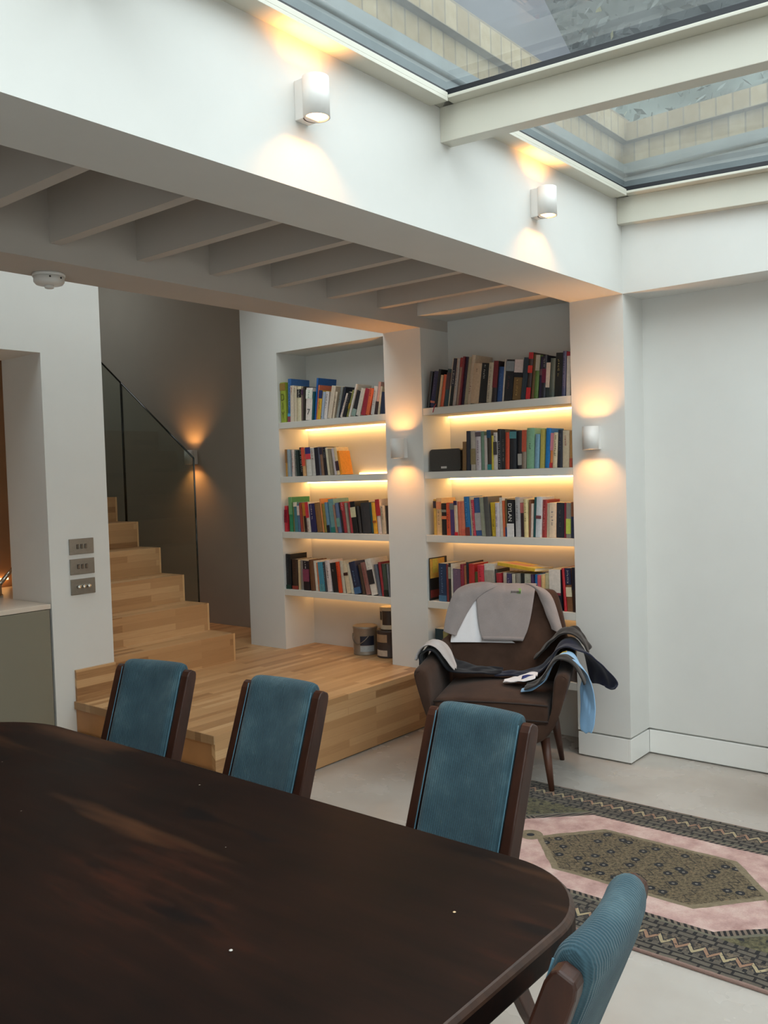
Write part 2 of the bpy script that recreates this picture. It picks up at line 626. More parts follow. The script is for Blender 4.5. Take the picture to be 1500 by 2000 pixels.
struct('ceiling_hall', [((-6.45, -2.9, 3.6), (-4.28, 4.8, 3.68)), ((-8.1, -2.9, 3.6), (-6.45, 3.25, 3.68)), ((-8.1, 3.25, 3.6), (-7.35, 4.8, 3.68)), ((-7.35, 4.25, 3.6), (-6.45, 4.8, 3.68)), ((-3.42, -2.9, 3.02), (-3.1, 4.8, 3.1)), ((-4.28, 4.15, 3.02), (-3.42, 4.8, 3.1)), ((-4.28, -2.9, 3.02), (-3.42, 1.5, 3.1)), ((-4.30, 2.83, 3.02), (-4.28, 4.8, 3.6))], W)

# skirting boards with a shadow gap above and below
struct('baseboard_pier', [((-2.168, Y1, 0.008), (X0 - 0.018, Y1 + 0.018, 0.127)), ((X0 - 0.018, Y1, 0.008), (X0, Y2, 0.127))], M['trim'], 0.002)
struct('baseboard_end', [((X0, Y2, 0.008), (2.5, Y2 + 0.018, 0.127))], M['trim'], 0.002)
# oak skirting on the kitchen wall end
struct('trim_1', [((-4.294, 2.586, 0.34), (-4.279, 2.83, 0.507))], M['oak'])

# painted joists over the opening
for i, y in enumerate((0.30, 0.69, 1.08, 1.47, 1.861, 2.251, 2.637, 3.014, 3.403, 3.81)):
    struct('trim_%d' % (i + 2), [((-3.13, y, 2.417), (-2.168, y + 0.047, 2.66))], M['shaded_white'])

# glazed roof: steel rafters, edge angle, black gaskets, panes
SL = -0.0545


def zr(x, z):
    return z + SL * (x - X0)


roof = bpy.data.objects.new('window_1', None)
COL.objects.link(roof)
roof['kind'] = 'structure'


def slab(mb, x0, x1, y0, y1, z0, z1, m):
    mb.poly([(x0, y0, zr(x0, z0)), (x1, y0, zr(x1, z0)), (x1, y1, zr(x1, z0)), (x0, y1, zr(x0, z0)),
             (x0, y0, zr(x0, z1)), (x1, y0, zr(x1, z1)), (x1, y1, zr(x1, z1)), (x0, y1, zr(x0, z1))],
            [(0, 3, 2, 1), (4, 5, 6, 7), (0, 1, 5, 4), (1, 2, 6, 5), (2, 3, 7, 6), (3, 0, 4, 7)], m)


for y0, y1 in ((-0.305, -0.235), (1.195, 1.265), (2.67, 2.735), (4.145, 4.194)):
    b = MB()
    slab(b, X0, 1.7, y0, y1, 2.687, 2.812, M['cream_steel'])
    slab(b, X0, 1.7, y0 - 0.055, y1 + (0.055 if y1 < 4 else 0.0), 2.812, 2.824, M['cream_steel'])
    b.build('rafter', roof, 0.002)
    b = MB()
    slab(b, X0, 1.7, y0 - 0.045, y1 + (0.045 if y1 < 4 else 0.0), 2.824, 2.846, M['gasket'])
    b.build('gasket', roof)
b = MB()
for ya, yb in ((-1.22, -0.362), (-0.178, 1.138), (1.322, 2.613), (2.792, 4.088)):
    slab(b, X0, -1.80, ya, yb, 2.800, 2.812, M['cream_steel'])
    slab(b, -1.806, -1.80, ya, yb, 2.812, 2.830, M['cream_steel'])
b.build('edge_angle', roof, 0.001)
b = MB()
slab(b, X0, -1.815, -1.22, 4.15, 2.812, 2.846, M['gasket'])
b.build('edge_gasket', roof)
for ya, yb in ((-1.22, -0.275), (-0.265, 1.225), (1.235, 2.70), (2.71, 4.19)):
    b = MB()
    slab(b, X0 - 0.01, 1.74, ya, yb, 2.848, 2.866, M['roof_glass'])
    b.build('pane', roof)

# parapet, flashing and roof outside the glass
struct('wall_parapet', [((-2.1, -1.3, 2.985), (-1.868, 4.42, 3.085)), ((-2.1, 4.21, 2.985), (2.6, 4.42, 3.085)), ((-2.1, -1.3, 3.085), (-1.835, 4.42, 3.19)), ((-2.1, 4.18, 3.085), (2.6, 4.42, 3.17))], M['brick'])
b = MB()
b.box((-2.1, -1.3, 2.86), (-1.86, 4.42, 2.985), M['lead'])
b.box((-1.86, 4.196, 2.80), (2.6, 4.42, 2.985), M['lead'])
b.tube([(-1.86, -1.3, 2.93), (-1.86, 4.2, 2.93)], 0.012, M['lead'])
b.tube([(-1.86, 4.196, 2.93), (2.6, 4.196, 2.93)], 0.012, M['lead'])
o = b.build('trim_20')
o['kind'] = 'structure'
b = MB()
b.poly([(-2.1, -3, 3.19), (-2.1, 4.75, 3.19), (-2.58, 4.75, 4.25), (-2.58, -3, 4.25), (-2.2, -3, 3.1), (-2.2, 4.75, 3.1), (-2.68, 4.75, 4.2), (-2.68, -3, 4.2)],
       [(0, 1, 2, 3), (4, 7, 6, 5), (0, 4, 5, 1), (1, 5, 6, 2), (2, 6, 7, 3), (3, 7, 4, 0)], M['slate'])
o = b.build('ceiling_slate_roof')
o['kind'] = 'structure'

# garden doors behind the camera and the hall rooflight
win2 = bpy.data.objects.new('window_2', None)
COL.objects.link(win2)
win2['kind'] = 'structure'
b = MB()
for x in (-0.3, 0.97, 2.24):
    b.box((x, -2.88, 0.0), (x + 0.06, -2.82, 2.28), M['black'])
b.box((-0.3, -2.88, 2.22), (2.3, -2.82, 2.28), M['black'])
b.box((-0.3, -2.88, 0.0), (2.3, -2.82, 0.05), M['black'])
b.build('door_frame', win2)
b = MB()
b.box((-0.26, -2.855, 0.04), (2.26, -2.845, 2.24), M['door_glass'])
b.build('pane', win2)
win3 = bpy.data.objects.new('window_3', None)
COL.objects.link(win3)
win3['kind'] = 'structure'
b = MB()
b.box((-4.278, 1.49, 3.105), (-3.41, 4.16, 3.12), M['door_glass'])
b.build('pane', win3)
b = MB()
b.box((-7.37, 3.23, 3.685), (-6.43, 4.27, 3.70), M['door_glass'])  # pane of the added, unseen stair rooflight that lights the grey wall
b.build('pane', win3)

# trees and shrubs seen through the roof glass
def tree(name, label, c, rad, n, mats, leaf, trunk_to, seed):
    rr = random.Random(seed)
    t = thing(name, label, 'tree', (c[0], c[1], 0.0))
    b = MB()
    for i in range(n):
        while True:
            p = Vector((rr.uniform(-1, 1), rr.uniform(-1, 1), rr.uniform(-1, 1)))
            if 0.35 < p.length < 1:
                break
        p = Vector((p.x * rad[0], p.y * rad[1], c[2] + p.z * rad[2]))
        nrm = Vector((rr.gauss(0, 1), rr.gauss(0, 1), rr.gauss(0, 1))).normalized()
        a = nrm.orthogonal().normalized()
        bb = nrm.cross(a)
        s = leaf * rr.uniform(0.6, 1.3)
        m = mats[0] if rr.random() < 0.94 else mats[1]
        b.poly([p - a * s, p + bb * s * 0.45, p + a * s, p - bb * s * 0.45], [(0, 1, 2, 3)], m)
    o = b.build('foliage', t)
    b = MB()
    core = bmesh.ops.create_icosphere(b.bm, subdivisions=4, radius=1.0)
    b.mi(mats[0])
    for v in b.bm.verts:
        q = v.co.copy()
        h = 0.80 + 0.22 * noise.noise(q * 2.3) + 0.10 * noise.noise(q * 6.0)
        v.co = Vector((q.x * rad[0] * h, q.y * rad[1] * h, c[2] + q.z * rad[2] * h))
    b.build('foliage_core', t, smooth=True)
    b = MB()
    b.tube([(0, 0, 0), (0.05, 0, c[2] * 0.5), (-0.04, 0.03, c[2])], [0.12, 0.09, 0.05], M['bark'])
    for j in range(7):
        a = j * 0.9
        b.tube([(0, 0, c[2] * 0.6), (math.cos(a) * rad[0] * 0.4, math.sin(a) * rad[1] * 0.4, c[2]), (math.cos(a) * rad[0] * 0.8, math.sin(a) * rad[1] * 0.7, c[2] + rad[2] * 0.5)], [0.05, 0.03, 0.012], M['bark'])
    b.build('trunk', t)
    return t


tree('evergreen_tree', 'dark evergreen tree seen through the nearer pane of the glass roof', (-2.1, 7.0, 5.0), (2.6, 1.0, 1.25), 15000, (M['leaf_dark'], M['leaf_gold']), 0.05, 4.2, 1)
tree('garden_shrub', 'pale green shrub seen low through the farther pane of the glass roof', (-2.0, 5.7, 3.45), (2.2, 0.6, 0.62), 10000, (M['leaf_pale'], M['leaf_gold']), 0.035, 3.2, 2)
b = MB()
b.box((-9, 4.9, -0.2), (6, 12, -0.1), M['leaf_dark'])
o = b.build('floor_garden')
o['kind'] = 'structure'

# ------------------------------------------------------------------ oak platform and stairs
struct('floor_landing', [((-8.0, 2.832, 0.28), (-4.293, 4.194, 0.34)), ((-8.0, 4.194, 0.28), (-4.684, 4.662, 0.34))], M['oak'])
struct('floor_alcove', [((-4.333, 4.196, 0.28), (-3.410, 4.474, 0.34))], M['oak'])
plat = thing('oak_platform', 'wide raised oak platform in front of the left alcove, below the stairs', 'platform', (-3.72, 3.4, 0))
def prel(b, name, parent, **kw):
    o = b.build(name, parent, **kw)
    o.matrix_parent_inverse = Matrix.Translation(-parent.location)
    return o
b = MB()
b.box((-4.292, 2.58, 0.30), (-3.149, 4.194, 0.34), M['oak'])
prel(b, 'deck', plat)
b = MB()
b.box((-4.292, 2.574, 0.30), (-3.149, 2.58, 0.34), M['oak_end'])
prel(b, 'deck_end_grain', plat)['label'] = 'end grain edge of the deck'
b = MB()
b.box((-3.174, 2.58, 0.006), (-3.15, 4.194, 0.30), M['oak'])
prel(b, 'side_panel', plat)
b = MB()
b.box((-4.292, 2.585, 0.0), (-3.176, 2.61, 0.30), M['oak_plain'])
prel(b, 'front_riser', plat)

lower = thing('oak_step', 'low oak step against the front of the platform, behind the table', 'step', (-3.72, 2.45, 0))
b = MB()
b.box((-4.292, 2.335, 0.145), (-3.15, 2.574, 0.18), M['oak_light'])
prel(b, 'tread', lower)
b = MB()
b.box((-4.292, 2.35, 0.0), (-3.17, 2.574, 0.145), M['oak_plain'])
prel(b, 'riser', lower)

stairs = thing('staircase', 'oak staircase climbing left behind the white kitchen wall', 'stairs', (-4.35, 3.3, 0.34))
RISE, GO = 0.1765, 0.2465
YE = 3.759
for i in range(9):
    xs = -4.353 - GO * i
    z0 = 0.34 + RISE * i
    st = MB()
    st.box((xs - GO - 0.02, 2.832, z0 + RISE - 0.03), (xs, YE, z0 + RISE), M['oak'])
    s_ = prel(st, 'tread', stairs)
    st = MB()
    st.box((xs - 0.022, 2.832, z0), (xs - 0.001, YE, z0 + RISE - 0.03), M['oak'])
    prel(st, 'riser', stairs)
    st = MB()
    st.box((xs - GO - 0.019, YE - 0.03, 0.341), (xs - 0.023, YE - 0.002, z0 + RISE - 0.031), M['oak'])
    st.box((xs - 0.02, YE - 0.012, z0), (xs + 0.0015, YE + 0.0015, z0 + RISE), M['oak_light'])
    prel(st, 'end_panel', stairs)

bal = thing('glass_balustrade', 'frameless glass balustrade along the far side of the oak stairs', 'balustrade', (-4.706, YE + 0.02, 0.34))
SLP = (2.212 - 1.648) / (5.486 - 4.706)


def pane(x0, x1, last=False):
    zt0 = 1.648 + SLP * (-4.706 - x0)
    zt1 = 1.648 + SLP * (-4.706 - x1)
    zb0 = 0.55 + 0.716 * (-4.706 - x0)
    zb1 = 0.55 + 0.716 * (-4.706 - x1)
    out = [(x0, zb0), (x0, zt0), (x1, zt1), (x1, zb1)]
    y0, y1 = YE + 0.004, YE + 0.014
    b = MB()
    b.poly([(p[0], y0, p[1]) for p in out], [(0, 1, 2, 3)], M['stair_glass'])
    b.poly([(p[0], y1, p[1]) for p in out], [(3, 2, 1, 0)], M['stair_glass'])
    n = prel(b, 'pane', bal)
    b = MB()
    e = 0.003
    for p, q in ((out[0], out[1]), (out[1], out[2]), (out[2], out[3])):
        b.tube([(p[0], (y0 + y1) / 2, p[1]), (q[0], (y0 + y1) / 2, q[1])], 0.006, M['dark_edge'], 6)
    o = b.build('polished_edge', n)
    return n


_n = pane(-4.706, -5.482)
_n = pane(-5.492, -6.7)
for c in bal.children:
    for g in c.children:
        g.matrix_parent_inverse = Matrix.Identity(4)

# ------------------------------------------------------------------ kitchen seen through the opening
kit = thing('kitchen_unit', 'olive grey kitchen unit below the pale worktop, left edge of the photo', 'cabinet', (-4.5, 1.5, 0))
b = MB()
b.box((-5.28, 0.2, 0.0), (-4.312, 2.455, 0.852), M['olive_unit'])
prel(b, 'carcass', kit)
b = MB()
b.box((-4.312, 0.2, 0.06), (-4.297, 1.2, 0.85), M['olive_unit'])
prel(b, 'end_panel', kit, bevel=0.002)
b = MB()
b.box((-4.312, 1.205, 0.0), (-4.297, 2.46, 0.85), M['olive_unit'])
prel(b, 'end_panel', kit, bevel=0.002)
wt = MB()
wt.box((-5.295, 0.2, 0.853), (-4.297, 2.468, 0.878), M['counter'])
wt.box((-5.295, 2.468, 0.853), (-4.693, 2.785, 0.878), M['counter'])
tag(wt.build('worktop', None, 0.002), 'pale worktop lying on the olive grey kitchen unit', 'worktop')
tap = thing('kitchen_tap', 'chrome kitchen tap standing on the pale worktop', 'tap', (-4.86, 2.475, 0.879))
b = MB()
b.lathe([(0.026, 0), (0.026, 0.012), (0.02, 0.016), (0.02, 0.075), (0.0, 0.075)], M['chrome'])
b.build('base', tap)
b = MB()
b.tube([(0, -0.02, 0.06), (0, -0.02, 0.2), (0.01, -0.03, 0.235), (0.03, -0.06, 0.25), (0.05, -0.10, 0.235), (0.055, -0.11, 0.19)], 0.011, M['chrome'], 10)
b.build('spout', tap)
b = MB()
b.tube([(0.0, 0.01, 0.07), (0.01, 0.05, 0.115), (0.02, 0.09, 0.16)], [0.013, 0.012, 0.009], M['chrome'], 10)
b.build('lever', tap)
def area(name, loc, rot, sx, sy, power, c, parent=None):
    l = bpy.data.lights.new(name, 'AREA')
    l.shape = 'RECTANGLE'
    l.size, l.size_y = sx, sy
    l.energy = power
    l.color = lin(c)[:3]
    o = bpy.data.objects.new(name, l)
    o.location = loc
    o.rotation_euler = rot
    COL.objects.link(o)
    if parent:
        o.parent = parent
    return o
lampb = thing('under_cabinet_light', 'warm light strip low on the copper coloured kitchen wall', 'light', (-5.295, 1.9, 0.93))
b = MB()
b.box((0, -1.2, -0.006), (0.012, 0.86, 0.006), M['led_soft'])
b.build('strip', lampb)

# ------------------------------------------------------------------ switches, smoke alarm
names = ('upper', 'middle', 'lower')
for j, z in enumerate((1.166, 1.058, 0.950)):
    t = thing('switch_plate', ('steel switch plate with three rockers, topmost of the three plates', 'steel switch plate with three rockers, middle one of the three plates', 'steel dimmer plate with three round knobs, lowest of the three plates')[j], 'light switch', (-4.294, 2.657, z), 0, 'steel switch plates on the white wall')
    b = MB()
    b.box((0, -0.073, -0.042), (0.006, 0.073, 0.042), M['steel'])
    b.build('plate', t, bevel=0.0015)
    for i in (-1, 0, 1):
        b = MB()
        if j < 2:
            b.box((0.006, i * 0.024 - 0.0065, -0.012), (0.0085, i * 0.024 + 0.0065, 0.012), M['black'])
            b.prism([(0.0085, -0.010), (0.0125, 0.010), (0.0085, 0.010)], i * 0.024 - 0.0055, i * 0.024 + 0.0055, M['steel'], 'Y')
            b.build('rocker', t)
        else:
            b.lathe([(0.010, 0.006), (0.0095, 0.02), (0.008, 0.0225), (0.0, 0.0225)], M['chrome'], 20, (0, i * 0.03, 0), 'X')
            b.build('knob', t)

sm = thing('smoke_alarm', 'round white smoke alarm under the rear beam', 'smoke alarm', (-3.335, 1.972, 2.352))
b = MB()
b.lathe([(0.0, 0.0), (0.062, 0.0), (0.064, -0.004), (0.064, -0.012)], M['white_plastic'], 32)
b.build('base', sm)
b = MB()
b.lathe([(0.060, -0.012), (0.060, -0.032), (0.052, -0.042), (0.02, -0.046)], M['white_plastic'], 32)
b.build('body', sm)
b = MB()
b.lathe([(0.018, -0.046), (0.018, -0.056), (0.014, -0.058), (0.0, -0.058)], M['white_plastic'], 20)
b.build('sensor', sm)
b = MB()
for a in (0.3, -0.5):
    b.lathe([(0.004, 0.0), (0.004, 0.0015), (0, 0.0015)], M['black'], 10, (0.0595, 0.03 * a * 2, -0.022), 'X')
b.build('vent_hole', sm)

# ------------------------------------------------------------------ wall lamps (up and down light)
def sconce(label, loc, rz, hot=1.0):
    t = thing('wall_lamp', label, 'wall lamp', loc, rz, 'white up and down wall lamps')
    H, r, off = 0.116, 0.040, 0.062
    b = MB()
    b.box((-0.028, -0.045, -H / 2), (0.028, 0, H / 2), M['white_plastic'])
    b.build('bracket', t, bevel=0.002)
    b = MB()
    seg = 32
    prof = [(r, -H / 2), (r, H / 2), (r - 0.004, H / 2), (r - 0.004, H / 2 - 0.024), (0, H / 2 - 0.026)]
    b.lathe([(r - 0.004, -H / 2 + 0.04), (r - 0.004, -H / 2), (r, -H / 2), (r, H / 2), (r - 0.004, H / 2), (r - 0.004, H / 2 - 0.04)], M['white_plastic'], seg, (0, -off, 0), cap=False)
    b.build('housing', t)
    for s in (1, -1):
        b = MB()
        b.lathe([(0.0, s * (H / 2 - 0.036)), (0.019, s * (H / 2 - 0.036))], M['bulb'], 20, (0, -off, 0), cap=False)
        o = b.build('bulb', t)
        # face outward
        me = o.data
        for p in me.polygons:
            if p.normal.z * s < 0:
                p.flip()
    return t


sconce('white wall lamp high on the wide white beam, nearest the camera', (X0, 1.955, 2.612), R(90))
sconce('white wall lamp high on the wide white beam, nearest the far corner', (X0, 3.335, 2.608), R(90))
sconce('white wall lamp on the pier to the right of the right-hand shelves', (-2.035, Y1, 1.655), 0)
sconce('white wall lamp on the pier between the two book alcoves', (-3.275, Y1, 1.655), 0)
sconce('white wall lamp on the dark wall behind the glass balustrade', (-5.80, 4.663, 1.69), 0)

# ------------------------------------------------------------------ shelves with warm strips
ORD = {'1': 'top', '2': 'second', '3': 'third', '4': 'fourth', '5': 'lowest'}
SHZ = {'L1': 1.87, 'L2': 1.508, 'L3': 1.137, 'L4': 0.75, 'R1': 1.882, 'R2': 1.51, 'R3': 1.139, 'R4': 0.75, 'R5': 0.38}
def shelf_name(kk):
    o_ = ORD[kk[1]] if kk != 'L4' else 'lowest'
    return '%s shelf of the %s alcove' % (o_, 'left' if kk[0] == 'L' else 'right')


for kk, z in SHZ.items():
    xa, xb = ((-4.333, -3.410) if kk[0] == 'L' else (-3.129, -2.169))
    t = thing('shelf', 'pale painted ' + shelf_name(kk), 'shelf', ((xa + xb) / 2, Y1 + 0.14, z), 0, 'built-in book shelves')
    hw = (xb - xa) / 2
    b = MB()
    b.box((-hw, -0.138, -0.041), (hw, 0.139, 0.0), M['shelf'])
    b.build('board', t, bevel=0.0012)
    if kk in ('L1', 'L2', 'R1', 'R2', 'L3', 'R3', 'L4', 'R4'):
        m = M['led'] if kk[1] in '12' else M['led_soft']
        b = MB()
        b.box((-hw + 0.01, 0.108, -0.050), (hw - 0.01, 0.122, -0.0415), m)
        b.build('led_strip', t)
b = MB()
b.box((-3.86, 4.459, 1.509), (-3.42, 4.471, 1.520), M['led_soft'])
tag(b.build('light_strip'), 'warm light strip lying at the back of the second shelf, left alcove', 'light')

BOOKS = {}
BOOKS['L1'] = [
(-4.3250,-4.2770,0.267,0.000,0.165,'lime green',(150,165,60),[(0.8,0.98,(150,120,60))],'DIY'),
(-4.2712,-4.2422,0.288,0.040,0.175,'tall mid blue',(52,100,160),[(0,0.13,(140,70,90)),(0.13,0.2,(80,160,200))],((130,180,220),0.3,0.9)),
(-4.2397,-4.2085,0.240,0.032,0.156,'cream',(212,196,176),[],((170,70,60),0.75,0.95)),
(-4.2061,-4.1822,0.232,0.036,0.155,'cream',(205,190,165),[],((120,80,60),0.8,0.95)),
(-4.1808,-4.1466,0.230,0.033,0.154,'cream',(214,202,170),[(0.68,0.92,(40,38,40))],((230,225,215),0.7,0.9)),
(-4.1452,-4.1217,0.217,0.041,0.137,'mauve grey',(120,98,96),[(0.8,0.95,(70,40,70))],0),
(-4.1202,-4.1034,0.224,0.055,0.141,'black',(40,34,26),[],0),
(-4.0996,-4.0424,0.214,0.079,0.146,'white',(228,216,208),[(0.66,0.94,(225,228,215))],'7'),
(-4.0406,-4.0253,0.184,0.108,0.118,'dark teal',(20,80,84),[],0),
(-4.0244,-4.0106,0.270,0.126,0.175,'tall bright blue',(28,90,160),[],0),
(-4.0097,-3.9978,0.223,0.139,0.155,'coral orange',(206,110,80),[],0),
(-3.9969,-3.9682,0.189,0.167,0.124,'yellow and navy',(214,168,50),[(0.72,1,(40,52,100))],((60,50,40),0.35,0.62)),
(-3.9659,-3.9432,0.177,0.161,0.121,'pale blue',(160,172,190),[],((70,70,90),0,0.1)),
(-3.9414,-3.9139,0.177,0.161,0.116,'white',(216,206,202),[],((60,50,60),0.4,0.9)),
(-3.9117,-3.8759,0.210,0.237,0.140,'beige',(208,190,170),[],0),
(-3.8714,-3.8537,0.170,0.215,0.108,'beige',(210,192,168),[],((90,50,40),0.4,0.85)),
(-3.8360,-3.8162,0.197,0.256,0.132,'pale grey',(140,142,138),[],((60,60,60),0.4,0.9)),
(-3.8153,-3.8008,0.194,0.289,0.133,'navy',(28,34,54),[],0),
(-3.7991,-3.7790,0.151,0.393,0.105,'white',(216,198,186),[],((50,44,50),0.25,0.8)),
(-3.7768,-3.7486,0.158,0.383,0.107,'black',(34,34,36),[],((120,110,120),0.4,0.85)),
(-3.7421,-3.7270,0.167,0.350,0.112,'olive green',(130,130,70),[(0.3,0.5,(150,120,40))],0),
(-3.7244,-3.7080,0.202,0.338,0.138,'tall white',(218,210,200),[],((90,90,90),0.5,0.8)),
(-3.7063,-3.6722,0.164,0.331,0.111,'black and sage',(34,32,38),[(0,0.28,(140,160,150))],0),
(-3.6671,-3.6332,0.174,0.305,0.116,'white',(206,196,182),[],0),
(-3.6290,-3.5925,0.171,0.284,0.110,'crimson',(160,44,60),[],((120,30,44),0.3,0.8)),
(-3.5870,-3.5579,0.168,0.257,0.106,'orange',(212,98,58),[],((120,50,40),0.75,0.95)),
(-3.5496,-3.5208,0.178,0.212,0.121,'white',(204,198,192),[],((110,110,120),0.3,0.9)),
(-3.5167,-3.4937,0.201,0.192,0.132,'pink and brown',(190,150,140),[(0,0.4,(60,44,46))],0),
(-3.4921,-3.4766,0.171,0.185,0.116,'cream',(206,188,160),[],0),
(-3.4677,-3.4329,0.136,0.124,0.105,'navy',(40,48,74),[],0),
]
BOOKS['L2'] = [
(-4.2986,-4.2791,0.182,0.000,0.123,'ochre',(190,140,70),[(0.5,1,(150,110,70))],0),
(-4.2762,-4.2500,0.181,0.000,0.125,'pale blue',(150,164,172),[],0),
(-4.2438,-4.2211,0.177,-0.004,0.115,'white',(214,196,186),[],((160,60,60),0.2,0.9)),
(-4.2163,-4.1924,0.177,-0.029,0.120,'grey',(120,128,122),[],((40,40,44),0.1,0.9)),
(-4.1904,-4.1695,0.171,-0.037,0.112,'dark green',(40,54,52),[],0),
(-4.1676,-4.1401,0.191,-0.045,0.131,'black',(26,26,28),[],((190,190,180),0.15,0.95)),
(-4.1382,-4.1118,0.189,-0.052,0.130,'tan and coral',(208,160,110),[(0.35,1,(214,84,64))],0),
(-4.1072,-4.0628,0.189,-0.044,0.120,'white',(206,202,194),[(0.77,1,(52,50,110)),(0.58,0.77,(214,70,80))],0),
(-4.0605,-4.0281,0.182,-0.055,0.116,'pale grey',(196,190,182),[],((150,60,60),0.6,0.9)),
(-4.0258,-3.9923,0.185,-0.064,0.119,'black',(34,34,44),[],0),
(-3.9905,-3.9731,0.187,-0.071,0.129,'slate',(96,98,112),[],0),
(-3.9717,-3.9486,0.182,-0.073,0.120,'brown',(130,98,78),[(0.75,1,(50,44,60))],0),
(-3.9459,-3.9143,0.185,-0.085,0.123,'black',(40,40,46),[],((150,150,150),0.6,0.95)),
(-3.9098,-3.8910,0.178,-0.108,0.115,'cream',(206,196,170),[],0),
(-3.8883,-3.8695,0.172,-0.120,0.114,'olive grey',(150,138,116),[],0),
(-3.8651,-3.8429,0.175,-0.143,0.114,'lilac white',(200,186,188),[],0),
(-3.8411,-3.8164,0.179,-0.150,0.116,'cream',(226,196,150),[(0.15,0.5,(70,46,54))],0),
(-3.8120,-3.7945,0.155,-0.175,0.105,'orange',(222,140,40),[],0),
]
BOOKS['L3'] = [
(-4.3250,-4.3021,0.175,0.035,0.116,'red',(200,52,64),[(0.35,0.85,(140,20,44))],((30,10,20),0.4,0.8)),
(-4.2850,-4.2559,0.233,-0.001,0.170,'tall green',(50,130,90),[(0.5,1,(110,160,110))],0),
(-4.2534,-4.2375,0.195,-0.011,0.131,'olive',(120,120,70),[],0),
(-4.2341,-4.2053,0.199,-0.026,0.137,'teal',(70,120,130),[(0.85,1,(220,210,190))],0),
(-4.2038,-4.1837,0.185,-0.032,0.126,'steel blue',(86,110,140),[(0.6,0.95,(220,200,190))],0),
(-4.1766,-4.1576,0.195,-0.067,0.135,'rust red',(160,66,54),[],0),
(-4.1561,-4.1405,0.190,-0.072,0.128,'tan',(206,160,110),[],0),
(-4.1386,-4.1104,0.195,-0.080,0.124,'ochre and black',(50,34,28),[(0.55,1,(190,124,46))],0),
(-4.1080,-4.0823,0.200,-0.090,0.137,'red and white',(214,200,186),[(0.48,1,(206,54,66))],((150,40,40),0.05,0.4)),
(-4.0799,-4.0312,0.192,-0.100,0.133,'navy',(40,38,84),[],((226,214,204),0.4,0.95)),
(-4.0266,-3.9807,0.198,-0.113,0.136,'brown',(140,100,60),[],0),
(-3.9793,-3.9693,0.221,-0.116,0.157,'tall flame orange',(214,130,70),[],0),
(-3.9670,-3.9375,0.188,-0.104,0.127,'olive',(146,128,60),[],0),
(-3.9352,-3.9127,0.198,-0.112,0.127,'light blue',(104,140,164),[(0,0.25,(20,30,40))],0),
(-3.9082,-3.8635,0.221,-0.118,0.151,'thick pale teal',(110,150,150),[(0,0.16,(40,120,110))],0),
(-3.8604,-3.8435,0.181,-0.121,0.120,'tan',(160,120,100),[],0),
(-3.8368,-3.8104,0.194,-0.133,0.125,'steel blue',(96,110,140),[(0.2,0.5,(110,150,140))],0),
(-3.8086,-3.7941,0.197,-0.138,0.124,'black',(46,38,44),[],0),
(-3.7906,-3.7623,0.200,-0.142,0.137,'red',(168,52,56),[(0.75,1,(190,60,64))],((230,210,210),0.75,0.98)),
(-3.7579,-3.7406,0.195,-0.114,0.135,'grey',(150,144,130),[],0),
(-3.7380,-3.7168,0.200,-0.100,0.127,'red',(180,62,70),[],0),
(-3.7104,-3.6697,0.204,-0.114,0.139,'black',(28,28,30),[(0.5,0.82,(206,196,160))],0),
(-3.6654,-3.6442,0.174,-0.117,0.114,'charcoal',(50,46,46),[],0),
(-3.6378,-3.5665,0.197,-0.079,0.125,'thick charcoal',(52,52,56),[],((90,88,90),0.55,0.85)),
(-3.5644,-3.5433,0.194,-0.087,0.125,'dark teal',(46,80,84),[],0),
(-3.5400,-3.5127,0.196,-0.085,0.133,'yellow',(214,160,50),[(0.35,0.42,(150,84,30))],0),
(-3.5086,-3.4779,0.215,-0.085,0.147,'red and white',(200,186,180),[(0.52,1,(160,40,46))],0),
(-3.4739,-3.4418,0.177,-0.065,0.111,'cream',(190,174,150),[],((90,70,60),0.5,0.95)),
(-3.4402,-3.4289,0.174,-0.050,0.116,'dark brown',(56,40,36),[],0),
]
